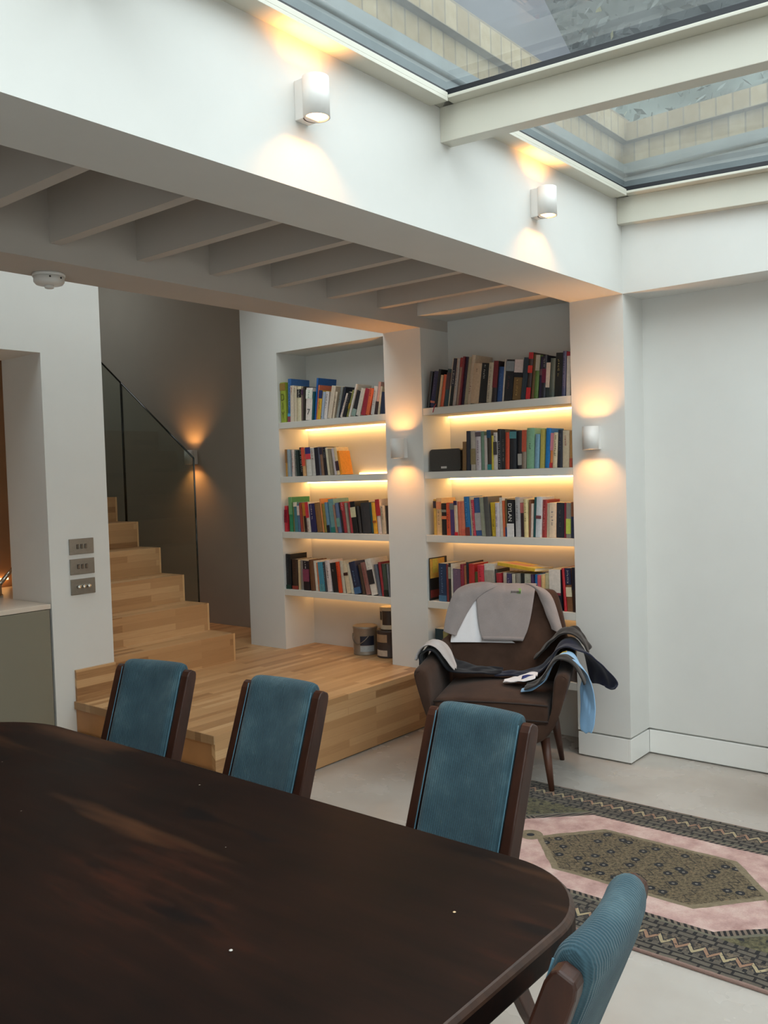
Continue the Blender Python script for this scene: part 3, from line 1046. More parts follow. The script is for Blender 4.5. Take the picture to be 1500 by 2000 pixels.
BOOKS['L4'] = [
(-4.3250,-4.2818,0.237,0.000,0.159,'tall black',(26,30,34),[(0,0.12,(24,60,52))],((70,76,84),0.3,0.9)),
(-4.2721,-4.2189,0.203,0.000,0.137,'dark brown',(62,44,34),[(0,0.12,(140,60,50))],((110,70,50),0.4,0.9)),
(-4.2141,-4.2006,0.200,0.000,0.130,'cream',(206,180,140),[],0),
(-4.1987,-4.1663,0.199,-0.002,0.136,'grey',(136,128,124),[],0),
(-4.1639,-4.1095,0.197,-0.012,0.136,'black and pink',(32,24,34),[(0.3,0.72,(130,60,84))],((220,210,206),0.78,0.98)),
(-4.0978,-4.0604,0.206,-0.069,0.136,'brown',(104,68,46),[],0),
(-4.0581,-4.0363,0.200,-0.078,0.139,'white',(214,204,190),[],0),
(-4.0349,-4.0211,0.188,-0.078,0.122,'orange',(206,116,66),[],0),
(-4.0165,-3.9724,0.195,-0.096,0.123,'thick sky blue',(70,140,165),[(0,0.25,(90,150,160))],((40,40,44),0.05,0.25)),
(-3.9706,-3.9570,0.194,-0.097,0.129,'black',(50,46,50),[],((200,196,196),0.3,0.9)),
(-3.9556,-3.9162,0.208,-0.096,0.131,'white',(212,198,196),[],((60,50,60),0.45,0.85)),
(-3.9095,-3.8625,0.195,-0.128,0.125,'black',(28,28,32),[],((210,204,196),0.7,0.8)),
(-3.8491,-3.8252,0.202,-0.105,0.132,'orange red',(206,72,36),[],((150,40,20),0.4,0.9)),
(-3.8226,-3.7962,0.209,-0.115,0.140,'pale grey',(190,182,164),[],0),
(-3.7852,-3.7512,0.194,-0.168,0.124,'cream',(208,190,160),[(0.6,0.7,(60,34,30))],0),
(-3.7494,-3.7265,0.195,-0.174,0.123,'cream',(210,204,184),[],0),
(-3.7135,-3.6600,0.212,-0.236,0.145,'thick navy blue',(36,44,70),[(0,0.2,(60,100,140))],((110,150,190),0.25,0.75)),
(-3.6579,-3.6324,0.192,-0.179,0.125,'dark brown',(78,58,44),[],0),
(-3.6198,-3.5841,0.208,-0.211,0.143,'mauve',(140,96,90),[],((150,50,50),0.3,0.9)),
(-3.5778,-3.5321,0.233,-0.226,0.170,'tall white',(216,208,198),[(0.3,0.7,(40,38,42))],((150,150,150),0.75,0.95)),
(-3.5279,-3.5032,0.198,-0.169,0.129,'slate',(94,100,112),[],0),
(-3.4975,-3.4762,0.213,-0.132,0.140,'red',(150,44,52),[],0),
(-3.4746,-3.4437,0.204,-0.090,0.135,'dark green',(64,74,66),[(0,0.2,(30,32,30))],0),
(-3.4412,-3.4283,0.202,-0.074,0.135,'grey',(120,122,130),[],0),
]
BOOKS['R1'] = [
(-3.1131,-3.0945,0.213,0.164,0.142,'charcoal',(50,48,48),[],0),
(-3.0908,-3.0576,0.213,0.188,0.142,'navy',(44,46,80),[(0.12,0.18,(190,110,90))],((90,90,130),0.3,0.9)),
(-3.0561,-3.0392,0.219,0.184,0.146,'black',(30,32,34),[],0),
(-3.0377,-3.0216,0.185,0.183,0.127,'cream',(190,166,136),[],0),
(-3.0208,-2.9991,0.187,0.181,0.123,'orange',(200,92,58),[],0),
(-2.9973,-2.9684,0.216,0.174,0.142,'dark teal',(46,70,76),[(0.45,0.9,(70,50,56))],0),
(-2.9666,-2.9558,0.274,0.168,0.175,'tall white',(196,182,158),[],0),
(-2.9547,-2.9307,0.270,0.165,0.165,'black',(26,34,36),[(0.42,1,(40,40,56))],((210,204,196),0.45,0.75)),
(-2.9290,-2.9094,0.269,0.160,0.165,'grey white',(166,152,144),[],((90,84,90),0.4,0.8)),
(-2.9083,-2.8861,0.270,0.159,0.165,'pinkish beige',(176,142,124),[(0.8,1,(160,60,60))],0),
(-2.8846,-2.8741,0.273,0.155,0.165,'maroon',(120,46,50),[],0),
(-2.8730,-2.8565,0.271,0.158,0.165,'purple black',(44,30,50),[],0),
(-2.8555,-2.8356,0.268,0.156,0.165,'pale olive',(164,150,124),[],0),
(-2.8345,-2.8092,0.277,0.155,0.175,'tall cream',(196,174,150),[],((120,60,60),0.2,0.5)),
(-2.8078,-2.7529,0.229,0.151,0.153,'thick beige',(190,162,134),[],((60,50,46),0.78,0.86)),
(-2.7495,-2.7020,0.224,0.138,0.141,'thick black',(30,30,32),[],((214,208,200),0.6,0.95)),
(-2.6987,-2.6698,0.222,0.125,0.148,'white',(186,172,150),[],((120,110,100),0.1,0.9)),
(-2.6672,-2.6386,0.228,0.117,0.153,'maroon',(44,36,40),[(0.35,1,(112,38,46))],0),
(-2.6353,-2.6023,0.193,0.114,0.122,'blue',(44,76,128),[],((90,120,160),0.3,0.8)),
(-2.6003,-2.5908,0.229,0.107,0.153,'white',(190,176,164),[],0),
(-2.5892,-2.5405,0.227,0.128,0.149,'thick black',(34,34,38),[(0.72,0.96,(130,136,142))],((120,70,70),0.3,0.6)),
(-2.5372,-2.4828,0.222,0.121,0.149,'thick gold brown',(118,90,54),[(0.66,1,(200,182,178)),(0.56,0.68,(30,30,36))],((190,160,100),0.1,0.5)),
(-2.4796,-2.4511,0.226,0.128,0.147,'dark teal',(40,52,62),[],0),
(-2.4480,-2.4228,0.250,0.116,0.165,'red and black',(60,46,44),[(0.86,1,(170,46,52)),(0,0.25,(196,44,48)),(0.56,0.72,(196,60,52))],0),
(-2.4197,-2.4041,0.237,0.105,0.160,'olive brown',(104,80,52),[],0),
(-2.4032,-2.3792,0.232,0.104,0.146,'green and white',(96,122,60),[(0.64,1,(176,164,146))],0),
(-2.3762,-2.3546,0.221,0.095,0.140,'purple',(56,44,74),[(0.55,0.7,(110,80,90))],0),
(-2.3515,-2.3282,0.225,0.083,0.151,'black and maroon',(34,34,44),[(0.35,0.68,(96,30,54))],((150,150,160),0.72,0.95)),
(-2.3270,-2.3057,0.187,0.079,0.129,'black',(44,52,54),[(0.28,0.98,(190,176,164))],0),
(-2.3045,-2.2773,0.204,0.076,0.131,'grey green',(78,86,80),[],0),
(-2.2755,-2.2357,0.230,0.069,0.151,'thick black',(28,30,32),[],((170,160,110),0.45,0.85)),
(-2.2336,-2.2128,0.234,0.062,0.156,'slate blue',(74,74,104),[],((130,130,160),0.2,0.9)),
(-2.2081,-2.1851,0.229,0.049,0.148,'white',(220,204,190),[(0.9,1,(150,40,50))],0),
]
BOOKS['R2'] = [
(-2.8683,-2.8438,0.165,0.032,0.107,'brown',(120,90,56),[],0),
(-2.8403,-2.8194,0.224,0.022,0.145,'black',(40,44,56),[],0),
(-2.8159,-2.7848,0.224,0.009,0.146,'grey white',(180,170,158),[(0.15,0.55,(140,124,90))],0),
(-2.7813,-2.7471,0.222,0.000,0.148,'lilac white',(196,186,190),[(0.85,0.97,(96,84,92))],((120,96,120),0.15,0.75)),
(-2.7436,-2.7232,0.217,0.000,0.140,'sage green',(112,140,122),[],0),
(-2.7219,-2.7030,0.193,0.000,0.126,'white',(194,184,178),[],0),
(-2.7016,-2.6761,0.222,0.000,0.151,'brown and teal',(64,56,50),[(0,0.14,(50,134,136)),(0.8,1,(40,80,110))],0),
(-2.6741,-2.6613,0.190,0.018,0.120,'yellow',(206,188,80),[],0),
(-2.6593,-2.6374,0.206,0.010,0.137,'white',(206,196,190),[(0.4,0.75,(70,66,66))],((60,56,60),0.4,0.95)),
(-2.6361,-2.6129,0.224,0.006,0.151,'black',(36,36,40),[],((190,184,184),0.05,0.7)),
(-2.6116,-2.5866,0.220,0.003,0.142,'charcoal',(52,52,54),[],((140,136,130),0.2,0.75)),
(-2.5834,-2.5586,0.203,0.033,0.130,'orange red',(196,72,44),[],0),
(-2.5566,-2.5166,0.214,0.037,0.146,'thick black',(38,40,46),[(0.78,0.96,(80,134,140))],0),
(-2.5089,-2.4833,0.207,0.003,0.133,'black and white',(50,44,46),[(0.1,0.4,(170,164,156))],0),
(-2.4817,-2.4560,0.210,0.044,0.134,'red and grey',(140,124,110),[(0.44,1,(184,84,62))],0),
(-2.4534,-2.4075,0.219,0.038,0.144,'thick mint green',(130,172,140),[],((60,50,56),0.48,0.62)),
(-2.4044,-2.3777,0.184,0.065,0.124,'pale blue',(122,160,180),[],0),
(-2.3702,-2.3487,0.208,0.048,0.132,'olive yellow',(178,164,84),[],0),
(-2.3456,-2.3162,0.213,0.065,0.138,'bright blue',(30,120,190),[],0),
(-2.3150,-2.2982,0.185,0.073,0.120,'pink and orange',(206,120,60),[(0.5,1,(206,130,140)),(0,0.15,(190,60,60))],0),
(-2.2967,-2.2701,0.187,0.067,0.127,'cream',(220,200,166),[],((60,50,44),0.3,0.95)),
(-2.2665,-2.2378,0.199,0.051,0.131,'navy black',(44,46,58),[],((110,110,120),0.4,0.9)),
(-2.2336,-2.1980,0.194,0.032,0.132,'cream',(206,188,160),[],((170,60,60),0.6,0.9)),
(-2.1962,-2.1815,0.190,0.025,0.121,'tan and orange',(200,150,90),[(0,0.25,(196,90,66))],0),
]
BOOKS['R3'] = [
(-3.0866,-3.0688,0.210,0.000,0.137,'ochre yellow',(214,166,80),[(0.75,0.95,(60,50,56))],0),
(-3.0673,-3.0312,0.216,0.000,0.145,'tan',(212,174,126),[(0.7,0.9,(206,130,90))],((60,56,70),0.3,0.65)),
(-3.0275,-2.9929,0.186,0.000,0.128,'black',(32,32,34),[(0.72,0.8,(130,134,124)),(0.5,0.6,(206,120,80))],0),
(-2.9893,-2.9621,0.189,-0.005,0.124,'orange red',(206,84,50),[],((120,40,30),0.2,0.7)),
(-2.9603,-2.9316,0.186,-0.012,0.119,'purple',(76,58,110),[(0.8,1,(110,110,110))],0),
(-2.9298,-2.9084,0.201,-0.020,0.127,'cream and purple',(206,186,160),[(0.87,1,(50,40,80)),(0,0.1,(200,40,50))],0),
(-2.9066,-2.8836,0.196,-0.027,0.130,'coral',(214,112,86),[],0),
(-2.8818,-2.8589,0.195,-0.033,0.124,'coral',(210,120,92),[(0,0.2,(206,100,80))],0),
(-2.8554,-2.8274,0.224,-0.049,0.152,'blue',(44,112,164),[(0,0.22,(120,56,50))],((110,170,210),0.3,0.9)),
(-2.8256,-2.8152,0.221,-0.055,0.151,'cream',(190,176,150),[],0),
(-2.8117,-2.7944,0.205,-0.066,0.131,'pink red',(206,70,86),[],((230,200,200),0.1,0.9)),
(-2.7927,-2.7514,0.219,-0.057,0.141,'blue and grey',(60,92,140),[(0.14,0.6,(170,166,166))],0),
(-2.7497,-2.7221,0.220,-0.062,0.150,'sage grey',(150,152,134),[],0),
(-2.7207,-2.6903,0.223,-0.056,0.149,'charcoal',(88,86,84),[],0),
(-2.6869,-2.6568,0.190,-0.045,0.129,'yellow',(220,184,56),[],((120,110,50),0.2,0.5)),
(-2.6551,-2.6354,0.188,-0.005,0.122,'lilac white',(210,200,204),[],((110,70,110),0.3,0.9)),
(-2.6334,-2.6136,0.216,-0.013,0.147,'tall white',(216,208,194),[],0),
(-2.6126,-2.5987,0.199,-0.015,0.129,'orange',(216,104,62),[],0),
(-2.5971,-2.5833,0.210,0.000,0.143,'olive brown',(130,112,74),[(0,0.25,(50,80,130))],0),
(-2.5807,-2.5384,0.205,0.000,0.132,'thick black and white',(30,30,34),[(0,0.36,(220,216,214))],'DYLAN'),
(-2.5319,-2.5029,0.218,0.000,0.142,'grey white',(186,182,182),[],((110,110,120),0.4,0.8)),
(-2.5013,-2.4773,0.187,0.000,0.123,'brown and pink',(56,36,40),[(0.7,1,(196,110,104))],0),
(-2.4741,-2.4509,0.207,0.000,0.135,'cream yellow',(222,204,150),[],((130,110,70),0.4,0.9)),
(-2.4500,-2.4424,0.204,0.041,0.133,'brown',(130,80,56),[],0),
(-2.4414,-2.4254,0.182,0.039,0.125,'pinkish white',(214,190,176),[],0),
(-2.4235,-2.4065,0.217,0.055,0.139,'teal',(28,92,96),[],0),
(-2.4047,-2.3741,0.220,0.058,0.138,'bluish white',(202,208,214),[(0.46,0.54,(110,60,66))],0),
(-2.3720,-2.3457,0.203,0.050,0.140,'brick red',(148,50,50),[],((210,150,150),0.2,0.85)),
(-2.3442,-2.3303,0.184,0.044,0.126,'cream',(200,184,160),[],0),
(-2.3273,-2.2892,0.187,0.040,0.129,'thick cream',(220,200,176),[],((70,84,120),0.35,0.75)),
(-2.2877,-2.2425,0.187,0.035,0.122,'thick navy black',(34,40,52),[],((120,124,130),0.3,0.8)),
(-2.2395,-2.2263,0.187,0.031,0.129,'maroon',(120,34,56),[],0),
(-2.2245,-2.1984,0.186,0.025,0.128,'grey and lime',(130,130,124),[(0.12,0.55,(176,196,90))],0),
(-2.1963,-2.1822,0.189,0.016,0.121,'navy and brown',(44,50,80),[(0.6,1,(140,90,60))],0),
]
BOOKS['R4'] = [
(-3.1230,-3.1186,0.251,0.000,0.175,'tall black',(30,28,28),[],0),
(-3.0571,-3.0053,0.223,0.000,0.152,'thick navy blue',(34,54,84),[(0,0.16,(70,110,140))],((120,144,176),0.25,0.9)),
(-3.0039,-2.9900,0.220,0.000,0.148,'maroon',(120,50,48),[],0),
(-2.9886,-2.9719,0.227,0.000,0.150,'black',(48,48,48),[(0.6,0.9,(150,150,130))],0),
(-2.9711,-2.9625,0.224,0.000,0.145,'white',(206,196,180),[],0),
(-2.9603,-2.9066,0.196,0.000,0.128,'thick mauve purple',(112,88,110),[],((150,120,140),0.8,0.95)),
(-2.9030,-2.8806,0.224,-0.012,0.144,'maroon',(136,36,56),[],((200,100,110),0.6,0.9)),
(-2.8796,-2.8647,0.216,-0.014,0.136,'tan',(160,96,66),[],0),
(-2.8619,-2.8464,0.237,-0.025,0.158,'black',(40,44,50),[],0),
(-2.8450,-2.8080,0.229,0.000,0.148,'thick red',(178,46,44),[(0,0.3,(30,28,30))],0),
(-2.8063,-2.7838,0.184,0.000,0.125,'olive green',(84,90,50),[],0),
(-2.7769,-2.7391,0.226,-0.031,0.142,'thick red',(206,54,70),[],((60,24,30),0.2,0.9)),
(-2.7357,-2.6727,0.235,-0.037,0.162,'thick white',(216,208,196),[(0.2,0.85,(170,160,148))],0),
(-2.6680,-2.6546,0.205,-0.038,0.138,'charcoal',(64,64,62),[],0),
(-2.6513,-2.6226,0.186,-0.053,0.128,'crimson',(170,46,56),[],((220,160,150),0.3,0.6)),
(-2.6213,-2.5949,0.188,0.000,0.129,'beige',(206,190,172),[],0),
(-2.5916,-2.5621,0.187,0.000,0.128,'navy',(70,64,100),[],((190,180,190),0.1,0.9)),
(-2.5588,-2.5393,0.185,0.000,0.123,'cream grey',(196,186,166),[],0),
(-2.5328,-2.5083,0.189,0.000,0.119,'grey',(150,142,132),[],0),
(-2.5070,-2.4883,0.190,0.000,0.128,'black',(40,42,42),[],0),
(-2.4845,-2.4381,0.189,-0.015,0.121,'thick white',(206,202,182),[],((150,146,130),0.1,0.9)),
(-2.4368,-2.4210,0.188,-0.018,0.122,'purple navy',(70,50,86),[],0),
(-2.4179,-2.4028,0.189,0.000,0.127,'blue',(34,104,164),[],0),
(-2.4012,-2.3816,0.187,0.000,0.124,'pink and blue',(90,140,180),[(0.35,1,(206,96,106))],0),
(-2.3785,-2.3598,0.188,0.000,0.123,'tan yellow',(224,186,130),[],0),
(-2.3586,-2.3308,0.198,0.000,0.136,'cream yellow',(214,204,164),[],0),
(-2.3262,-2.2608,0.221,0.000,0.148,'thick white and black',(30,34,44),[(0.44,1,(216,206,196)),(0.38,0.44,(140,60,70))],((180,180,190),0.2,0.34)),
(-2.2472,-2.2320,0.229,-0.048,0.149,'red',(176,34,44),[],0),
(-2.2308,-2.1980,0.231,-0.041,0.149,'thick brown and navy',(128,88,58),[(0.62,1,(34,38,66)),(0.34,0.56,(220,208,176))],((206,200,190),0.66,0.95)),
(-2.1962,-2.1796,0.235,0.000,0.161,'dark brown',(60,40,34),[(0.5,1,(30,30,44))],0),
]
BOOKS['R5'] = [
(-3.1012,-3.0363,0.204,0.000,0.134,'thick dark teal',(30,58,66),[],((170,90,60),0.2,0.3)),
(-3.0345,-3.0066,0.195,0.000,0.132,'olive',(150,142,90),[],0),
(-3.0051,-2.9920,0.185,0.033,0.121,'black',(34,36,34),[],0),
(-2.9905,-2.9579,0.196,0.033,0.125,'grey',(150,140,136),[],0),
]

# ------------------------------------------------------------------ books
GLYPHS = {}


def text_mesh(txt, size, m):
    c = bpy.data.curves.new('t', 'FONT')
    c.body = txt
    c.size = size
    c.align_x = 'CENTER'
    c.align_y = 'CENTER'
    c.extrude = 0.0003
    o = bpy.data.objects.new('t', c)
    COL.objects.link(o)
    dg = bpy.context.evaluated_depsgraph_get()
    me = bpy.data.meshes.new_from_object(o.evaluated_get(dg))
    bpy.data.objects.remove(o)
    bpy.data.curves.remove(c)
    me.materials.clear()
    me.materials.append(m)
    return me


def marks(b, w, z0, z1, m, y, rr, x0):
    """rows of small strokes standing for lettering too small to read"""
    z = z1
    cw = min(w * 0.5, 0.014)
    while z > z0:
        hgt = rr.uniform(0.004, 0.009)
        if rr.random() < 0.16:
            z -= hgt
            continue
        n = rr.choice((1, 2, 2))
        for i in range(n):
            xa = x0 - cw / 2 + rr.uniform(0, 0.35) * cw
            xb = xa + cw * rr.uniform(0.35, 0.65)
            za = z - hgt * rr.uniform(0.0, 0.4)
            b.box((xa, y - 0.0004, za - hgt * rr.uniform(0.25, 0.5)), (xb, y + 0.0002, za), m)
        z -= hgt + 0.0025


def book(kk, i, row, label):
    x0, x1, h, th, d, cname, col, bands, lett = row
    rr = random.Random(hash(kk) % 1000 if False else (ord(kk[0]) * 100 + ord(kk[1]) * 37 + i * 13))
    w = max(0.004, (x1 - x0) * math.cos(th))
    hh = h / math.cos(th) - (w * abs(math.sin(th)) if th else 0)
    z = SHZ[kk] + 0.0004
    yf = Y1 + rr.uniform(0.014, 0.03)
    px = x1 if th > 0 else x0
    t = thing('book', label, 'book', (px, yf, z), 0, 'books on the ' + shelf_name(kk))
    t.rotation_euler = (0, th, 0)
    xa, xb = (-w, 0.0) if th > 0 else (0.0, w)
    hard = rr.random() < 0.4
    tb = min(0.0028 if hard else 0.0012, w * 0.2)
    cm = book_mat(col)
    b = MB()
    # cover: a folded sheet, spine slightly rounded
    nseg = 5
    out = [(xa, d)]
    for q in range(nseg + 1):
        a = q / nseg
        out.append((xa + (xb - xa) * a, -0.0022 * math.sin(math.pi * a) * (1.6 if hard else 0.6)))
    out.append((xb, d))
    inn = [(xb - tb, d), (xb - tb, tb * 1.5), (xa + tb, tb * 1.5), (xa + tb, d)]
    b.prism(out + inn, 0.0, hh, cm, 'Z')
    b.build('cover', t, 0.0005, 1)
    b = MB()
    ins = 0.003 if hard else 0.0006
    b.box((xa + tb, tb * 1.5, ins), (xb - tb, d - ins - 0.001, hh - ins), M['pages'])
    b.build('pages', t)
    if bands:
        b = MB()
        for z0, z1, hc in bands:
            b.box((xa + 0.0002, -0.0045, hh * z0 + 0.0003), (xb - 0.0002, 0.002, hh * z1 - 0.0003), book_mat(hc))
        b.build('spine_panel', t)
    if isinstance(lett, tuple):
        b = MB()
        marks(b, w, hh * lett[1], hh * lett[2], book_mat(lett[0]), -0.0049, rr, (xa + xb) / 2)
        b.build('spine_lettering', t)
    elif isinstance(lett, str):
        xm = (xa + xb) / 2
        if lett == 'DIY':
            for ch, zz in zip('DIY', (0.62, 0.40, 0.18)):
                me = text_mesh(ch, 0.066, book_mat('5c5a2a'))
                for v in me.vertices:
                    v.co = Vector((v.co.x * 0.68, -v.co.z - 0.0050, v.co.y))
                o = bpy.data.objects.new('spine_lettering', me)
                o.parent = t
                o.location = (xm, 0, hh * zz)
                COL.objects.link(o)
        elif lett == '7':
            me = text_mesh('7', 0.052, book_mat('2c2a2c'))
            for v in me.vertices:
                v.co = Vector((v.co.x, -v.co.z - 0.0055, v.co.y))
            o = bpy.data.objects.new('spine_lettering', me)
            o.parent = t
            o.location = (xm, 0, hh * 0.25)
            COL.objects.link(o)
            b = MB()
            marks(b, w * 1.6, hh * 0.68, hh * 0.92, book_mat('2f7a62'), -0.0055, rr, xm)
            b.build('spine_lettering', t)
        elif lett == 'DYLAN':
            me = text_mesh('DYLAN', 0.031, book_mat('e6e2da'))
            for v in me.vertices:
                v.co = Vector((v.co.y, -v.co.z - 0.0055, -v.co.x))
            o = bpy.data.objects.new('spine_lettering', me)
            o.parent = t
            o.location = (xm, 0, hh * 0.66)
            COL.objects.link(o)
    return t


ORDN = ('first', 'second', 'third', 'fourth', 'fifth', 'sixth', 'seventh', 'eighth', 'ninth')
for kk, rows in BOOKS.items():
    cnt = {}
    for r in rows:
        cnt[r[5]] = cnt.get(r[5], 0) + 1
    seen = {}
    for i, r in enumerate(rows):
        n = r[5]
        seen[n] = seen.get(n, 0) + 1
        if cnt[n] == 1:
            lab = '%s book on the %s' % (n, shelf_name(kk))
        else:
            lab = '%s %s book from the left on the %s' % (ORDN[seen[n] - 1], n, shelf_name(kk))
        if r[8] == 'DIY':
            lab = 'lime green DIY book at the left end of the top shelf, left alcove'
        elif r[8] == '7':
            lab = 'white book numbered 7 on the ' + shelf_name(kk)
        elif r[8] == 'DYLAN':
            lab = 'black and white book lettered down its spine on the ' + shelf_name(kk)
        bk = book(kk, i, r, lab)
        if kk == 'R1' and i == 2:
            b = MB()
            b.grid([[(-0.004, -0.006, 0.02), (0.002, -0.006, 0.02)], [(-0.005, -0.02, 0.004), (0.001, -0.02, 0.004)], [(-0.006, -0.0235, -0.02), (0.0, -0.0235, -0.022)], [(-0.007, -0.0236, -0.032), (-0.001, -0.0236, -0.03)]], book_mat('b0303a'))
            b.build('ribbon_marker', bk, solid=0.0006)['label'] = 'red ribbon marker'
        if kk == 'R4' and i == 0:
            b = MB()
            w_ = r[1] - r[0]
            b.box((w_ - 0.0002, 0.002, 0.13), (w_ + 0.0006, 0.15, 0.245), book_mat('d6a046'))
            b.box((w_ - 0.0002, 0.03, 0.16), (w_ + 0.0009, 0.08, 0.245), book_mat('d2b84c'))
            b.box((w_ - 0.0002, 0.002, 0.015), (w_ + 0.0006, 0.15, 0.06), book_mat('7a2e2a'))
            b.build('cover_picture', bk)

# one book lying flat on top of the fourth shelf's row
t = thing('book', 'yellow paperback lying flat on top of the upright books, right alcove', 'book', (-2.52, Y1 + 0.085, 0.963), R(-7), 'books on the fourth shelf of the right alcove')
t.rotation_euler = (R(-3), R(4.5), R(-8))
b = MB()
b.prism([(-0.13, 0), (0.13, 0), (0.13, 0.0015), (-0.128, 0.0015), (-0.128, 0.0165), (0.13, 0.0165), (0.13, 0.018), (-0.13, 0.018)], -0.075, 0.09, book_mat('dcb43c'), 'Y')
b.box((-0.13, -0.0765, 0), (0.13, -0.0735, 0.018), book_mat('dcb43c'))
b.build('cover', t, 0.0004, 1)
b = MB()
b.box((-0.127, -0.073, 0.0015), (0.128, 0.088, 0.0165), M['pages'])
b.build('pages', t)
b = MB()
b.box((-0.11, -0.055, 0.0178), (0.06, 0.02, 0.0184), book_mat('d8703c'))
b.box((0.04, 0.02, 0.0178), (0.125, 0.085, 0.0184), book_mat('96a0b0'))
b.build('cover_picture', t)

# boxes at the right end of the lowest right shelf
for (xa, xb, h, c, lab) in ((-2.262, -2.182, 0.135, '6a625e', 'grey box file on the lowest shelf, right alcove, behind the armchair'),):
    t = thing('box_file', lab, 'box', ((xa + xb) / 2, Y1 + 0.02, 0.3804))
    b = MB()
    w_ = (xb - xa) / 2
    b.box((-w_, 0, 0), (w_, 0.22, h - 0.03), book_mat(c))
    b.build('body', t, 0.001)
    b = MB()
    b.box((-w_ - 0.001, -0.001, h - 0.029), (w_ + 0.001, 0.221, h), book_mat('57504e'))
    b.build('lid', t, 0.001)
t = thing('book', 'tan book lying on the grey box, lowest shelf of the right alcove', 'book', (-2.222, Y1 + 0.03, 0.3804 + 0.1355), 0, 'books on the lowest shelf of the right alcove')
b = MB()
b.box((-0.045, 0, 0), (0.045, 0.18, 0.002), book_mat('b07840'))
b.box((-0.045, 0, 0.026), (0.045, 0.18, 0.028), book_mat('b07840'))
b.box((-0.045, 0, 0.002), (-0.042, 0.18, 0.026), book_mat('b07840'))
b.build('cover', t)
b = MB()
b.box((-0.041, 0.003, 0.0022), (0.043, 0.177, 0.0258), M['pages'])
b.build('pages', t)

# speaker
t = thing('speaker', 'dark grey box speaker on the second shelf of the right alcove, beside the books', 'speaker', (-3.005, Y1 + 0.045, 1.5104))
b = MB()
out = []
for cx, cz, a0 in ((0.092, 0.018, -90), (0.092, 0.112, 0), (-0.092, 0.112, 90), (-0.092, 0.018, 180)):
    for q in range(6):
        a = R(a0 + q * 18)
        out.append((cx + 0.018 * math.cos(a), cz + 0.018 * math.sin(a)))
b.prism(out, 0.0, 0.13, M['black'], 'Y')
b.build('cabinet', t)
b = MB()
b.prism([(x * 0.985, 0.001 + z * 0.985) for x, z in out], -0.006, 0.0, M['speaker'], 'Y')
b.build('grille', t)
b = MB()
b.box((-0.028, -0.0075, 0.017), (0.012, -0.006, 0.029), simple('silver_badge', (206, 202, 196), 0.4, 0.3))
b.build('badge', t, 0.001)

# paint tins in the left alcove
def tin(label, loc, r, h, body, lab, rz, handle=True):
    t = thing('paint_tin', label, 'paint tin', loc, rz, 'paint tins in the left alcove')
    b = MB()
    b.lathe([(r - 0.004, 0.002), (r, 0.0), (r + 0.0015, 0.004), (r, 0.008), (r, h - 0.02), (r + 0.003, h - 0.014), (r + 0.003, h - 0.002), (r, h), (r - 0.006, h)], body, 32)
    b.build('can', t)
    b = MB()
    b.lathe([(0.0, h - 0.006), (r - 0.018, h - 0.006), (r - 0.014, h - 0.001), (r - 0.006, h + 0.001)], M['steel'], 32, cap=False)
    b.build('lid', t)
    for (a0, a1, z0, z1, m) in lab:
        b = MB()
        rows = []
        for z in (z0, z1):
            rows.append([((r + 0.0012) * math.cos(R(a0 + (a1 - a0) * q / 10)), (r + 0.0012) * math.sin(R(a0 + (a1 - a0) * q / 10)), z) for q in range(11)])
        b.grid(rows, m)
        b.build('label', t)
    if handle:
        b = MB()
        b.tube([((r + 0.004) * math.cos(a), (r + 0.004) * math.sin(a), h * 0.72 - 0.06 * math.sin(q / 12 * math.pi)) for q, a in ((q, R(-150 + q * 10)) for q in range(13))], 0.003, M['steel'], 6)
        b.build('handle', t)
    return t


tin('silver paint tin with dark blue label, leftmost tin in the left alcove', (-3.775, 4.37, 0.34), 0.078, 0.185, simple('tin_grey', (150, 140, 128), 0.45, 0.5),
    [(-75, -5, 0.065, 0.125, book_mat('1a2030')), (-75, -5, 0.025, 0.062, book_mat('a8b0b4')), (-165, -120, 0.03, 0.12, book_mat('c8bab0'))], 0)
tin('dark paint tin half hidden by the middle pier, under the small white tin', (-3.585, 4.38, 0.34), 0.075, 0.175, simple('tin_brown', (70, 60, 58), 0.5, 0.3),
    [(-170, -60, 0.10, 0.15, book_mat('a08468')), (-170, -60, 0.012, 0.05, book_mat('c8b8a8'))], 0, False)
tin('small white paint tin with black print, stacked on the dark tin', (-3.580, 4.385, 0.518), 0.058, 0.14, simple('tin_white', (204, 192, 168), 0.5),
    [(-160, -105, 0.06, 0.115, book_mat('2c2622')), (-100, -40, 0.03, 0.12, book_mat('3a302a'))], 0, False)

# ------------------------------------------------------------------ dining table
def rounded(x0, x1, y0, y1, radii, n=14):
    rl0, rr0, rr1, rl1 = radii   # near-left, near-right, far-right, far-left
    pts = []
    for cx, cy, r, a0 in ((x0 + rl0, y0 + rl0, rl0, 180), (x1 - rr0, y0 + rr0, rr0, 270), (x1 - rr1, y1 - rr1, rr1, 0), (x0 + rl1, y1 - rl1, rl1, 90)):
        for q in range(n + 1):
            a = R(a0 + 90 * q / n)
            pts.append((cx + r * math.cos(a), cy + r * math.sin(a)))
    return pts


TX, TY = -1.8, 0.96
tbl = thing('dining_table', 'long dark wooden dining table with rounded corners in the foreground', 'table', (TX, TY, 0))
out = [(x - TX, y - TY) for x, y in rounded(-2.88, -0.695, 0.44, 1.472, (0.3, 0.2, 0.2, 0.36))]


def inset(pts, d):
    n = len(pts)
    res = []
    for i in range(n):
        p0, p1 = Vector(pts[i - 1]), Vector(pts[(i + 1) % n])
        tg = (p1 - p0).normalized()
        res.append((pts[i][0] - tg.y * d, pts[i][1] + tg.x * d))
    return res


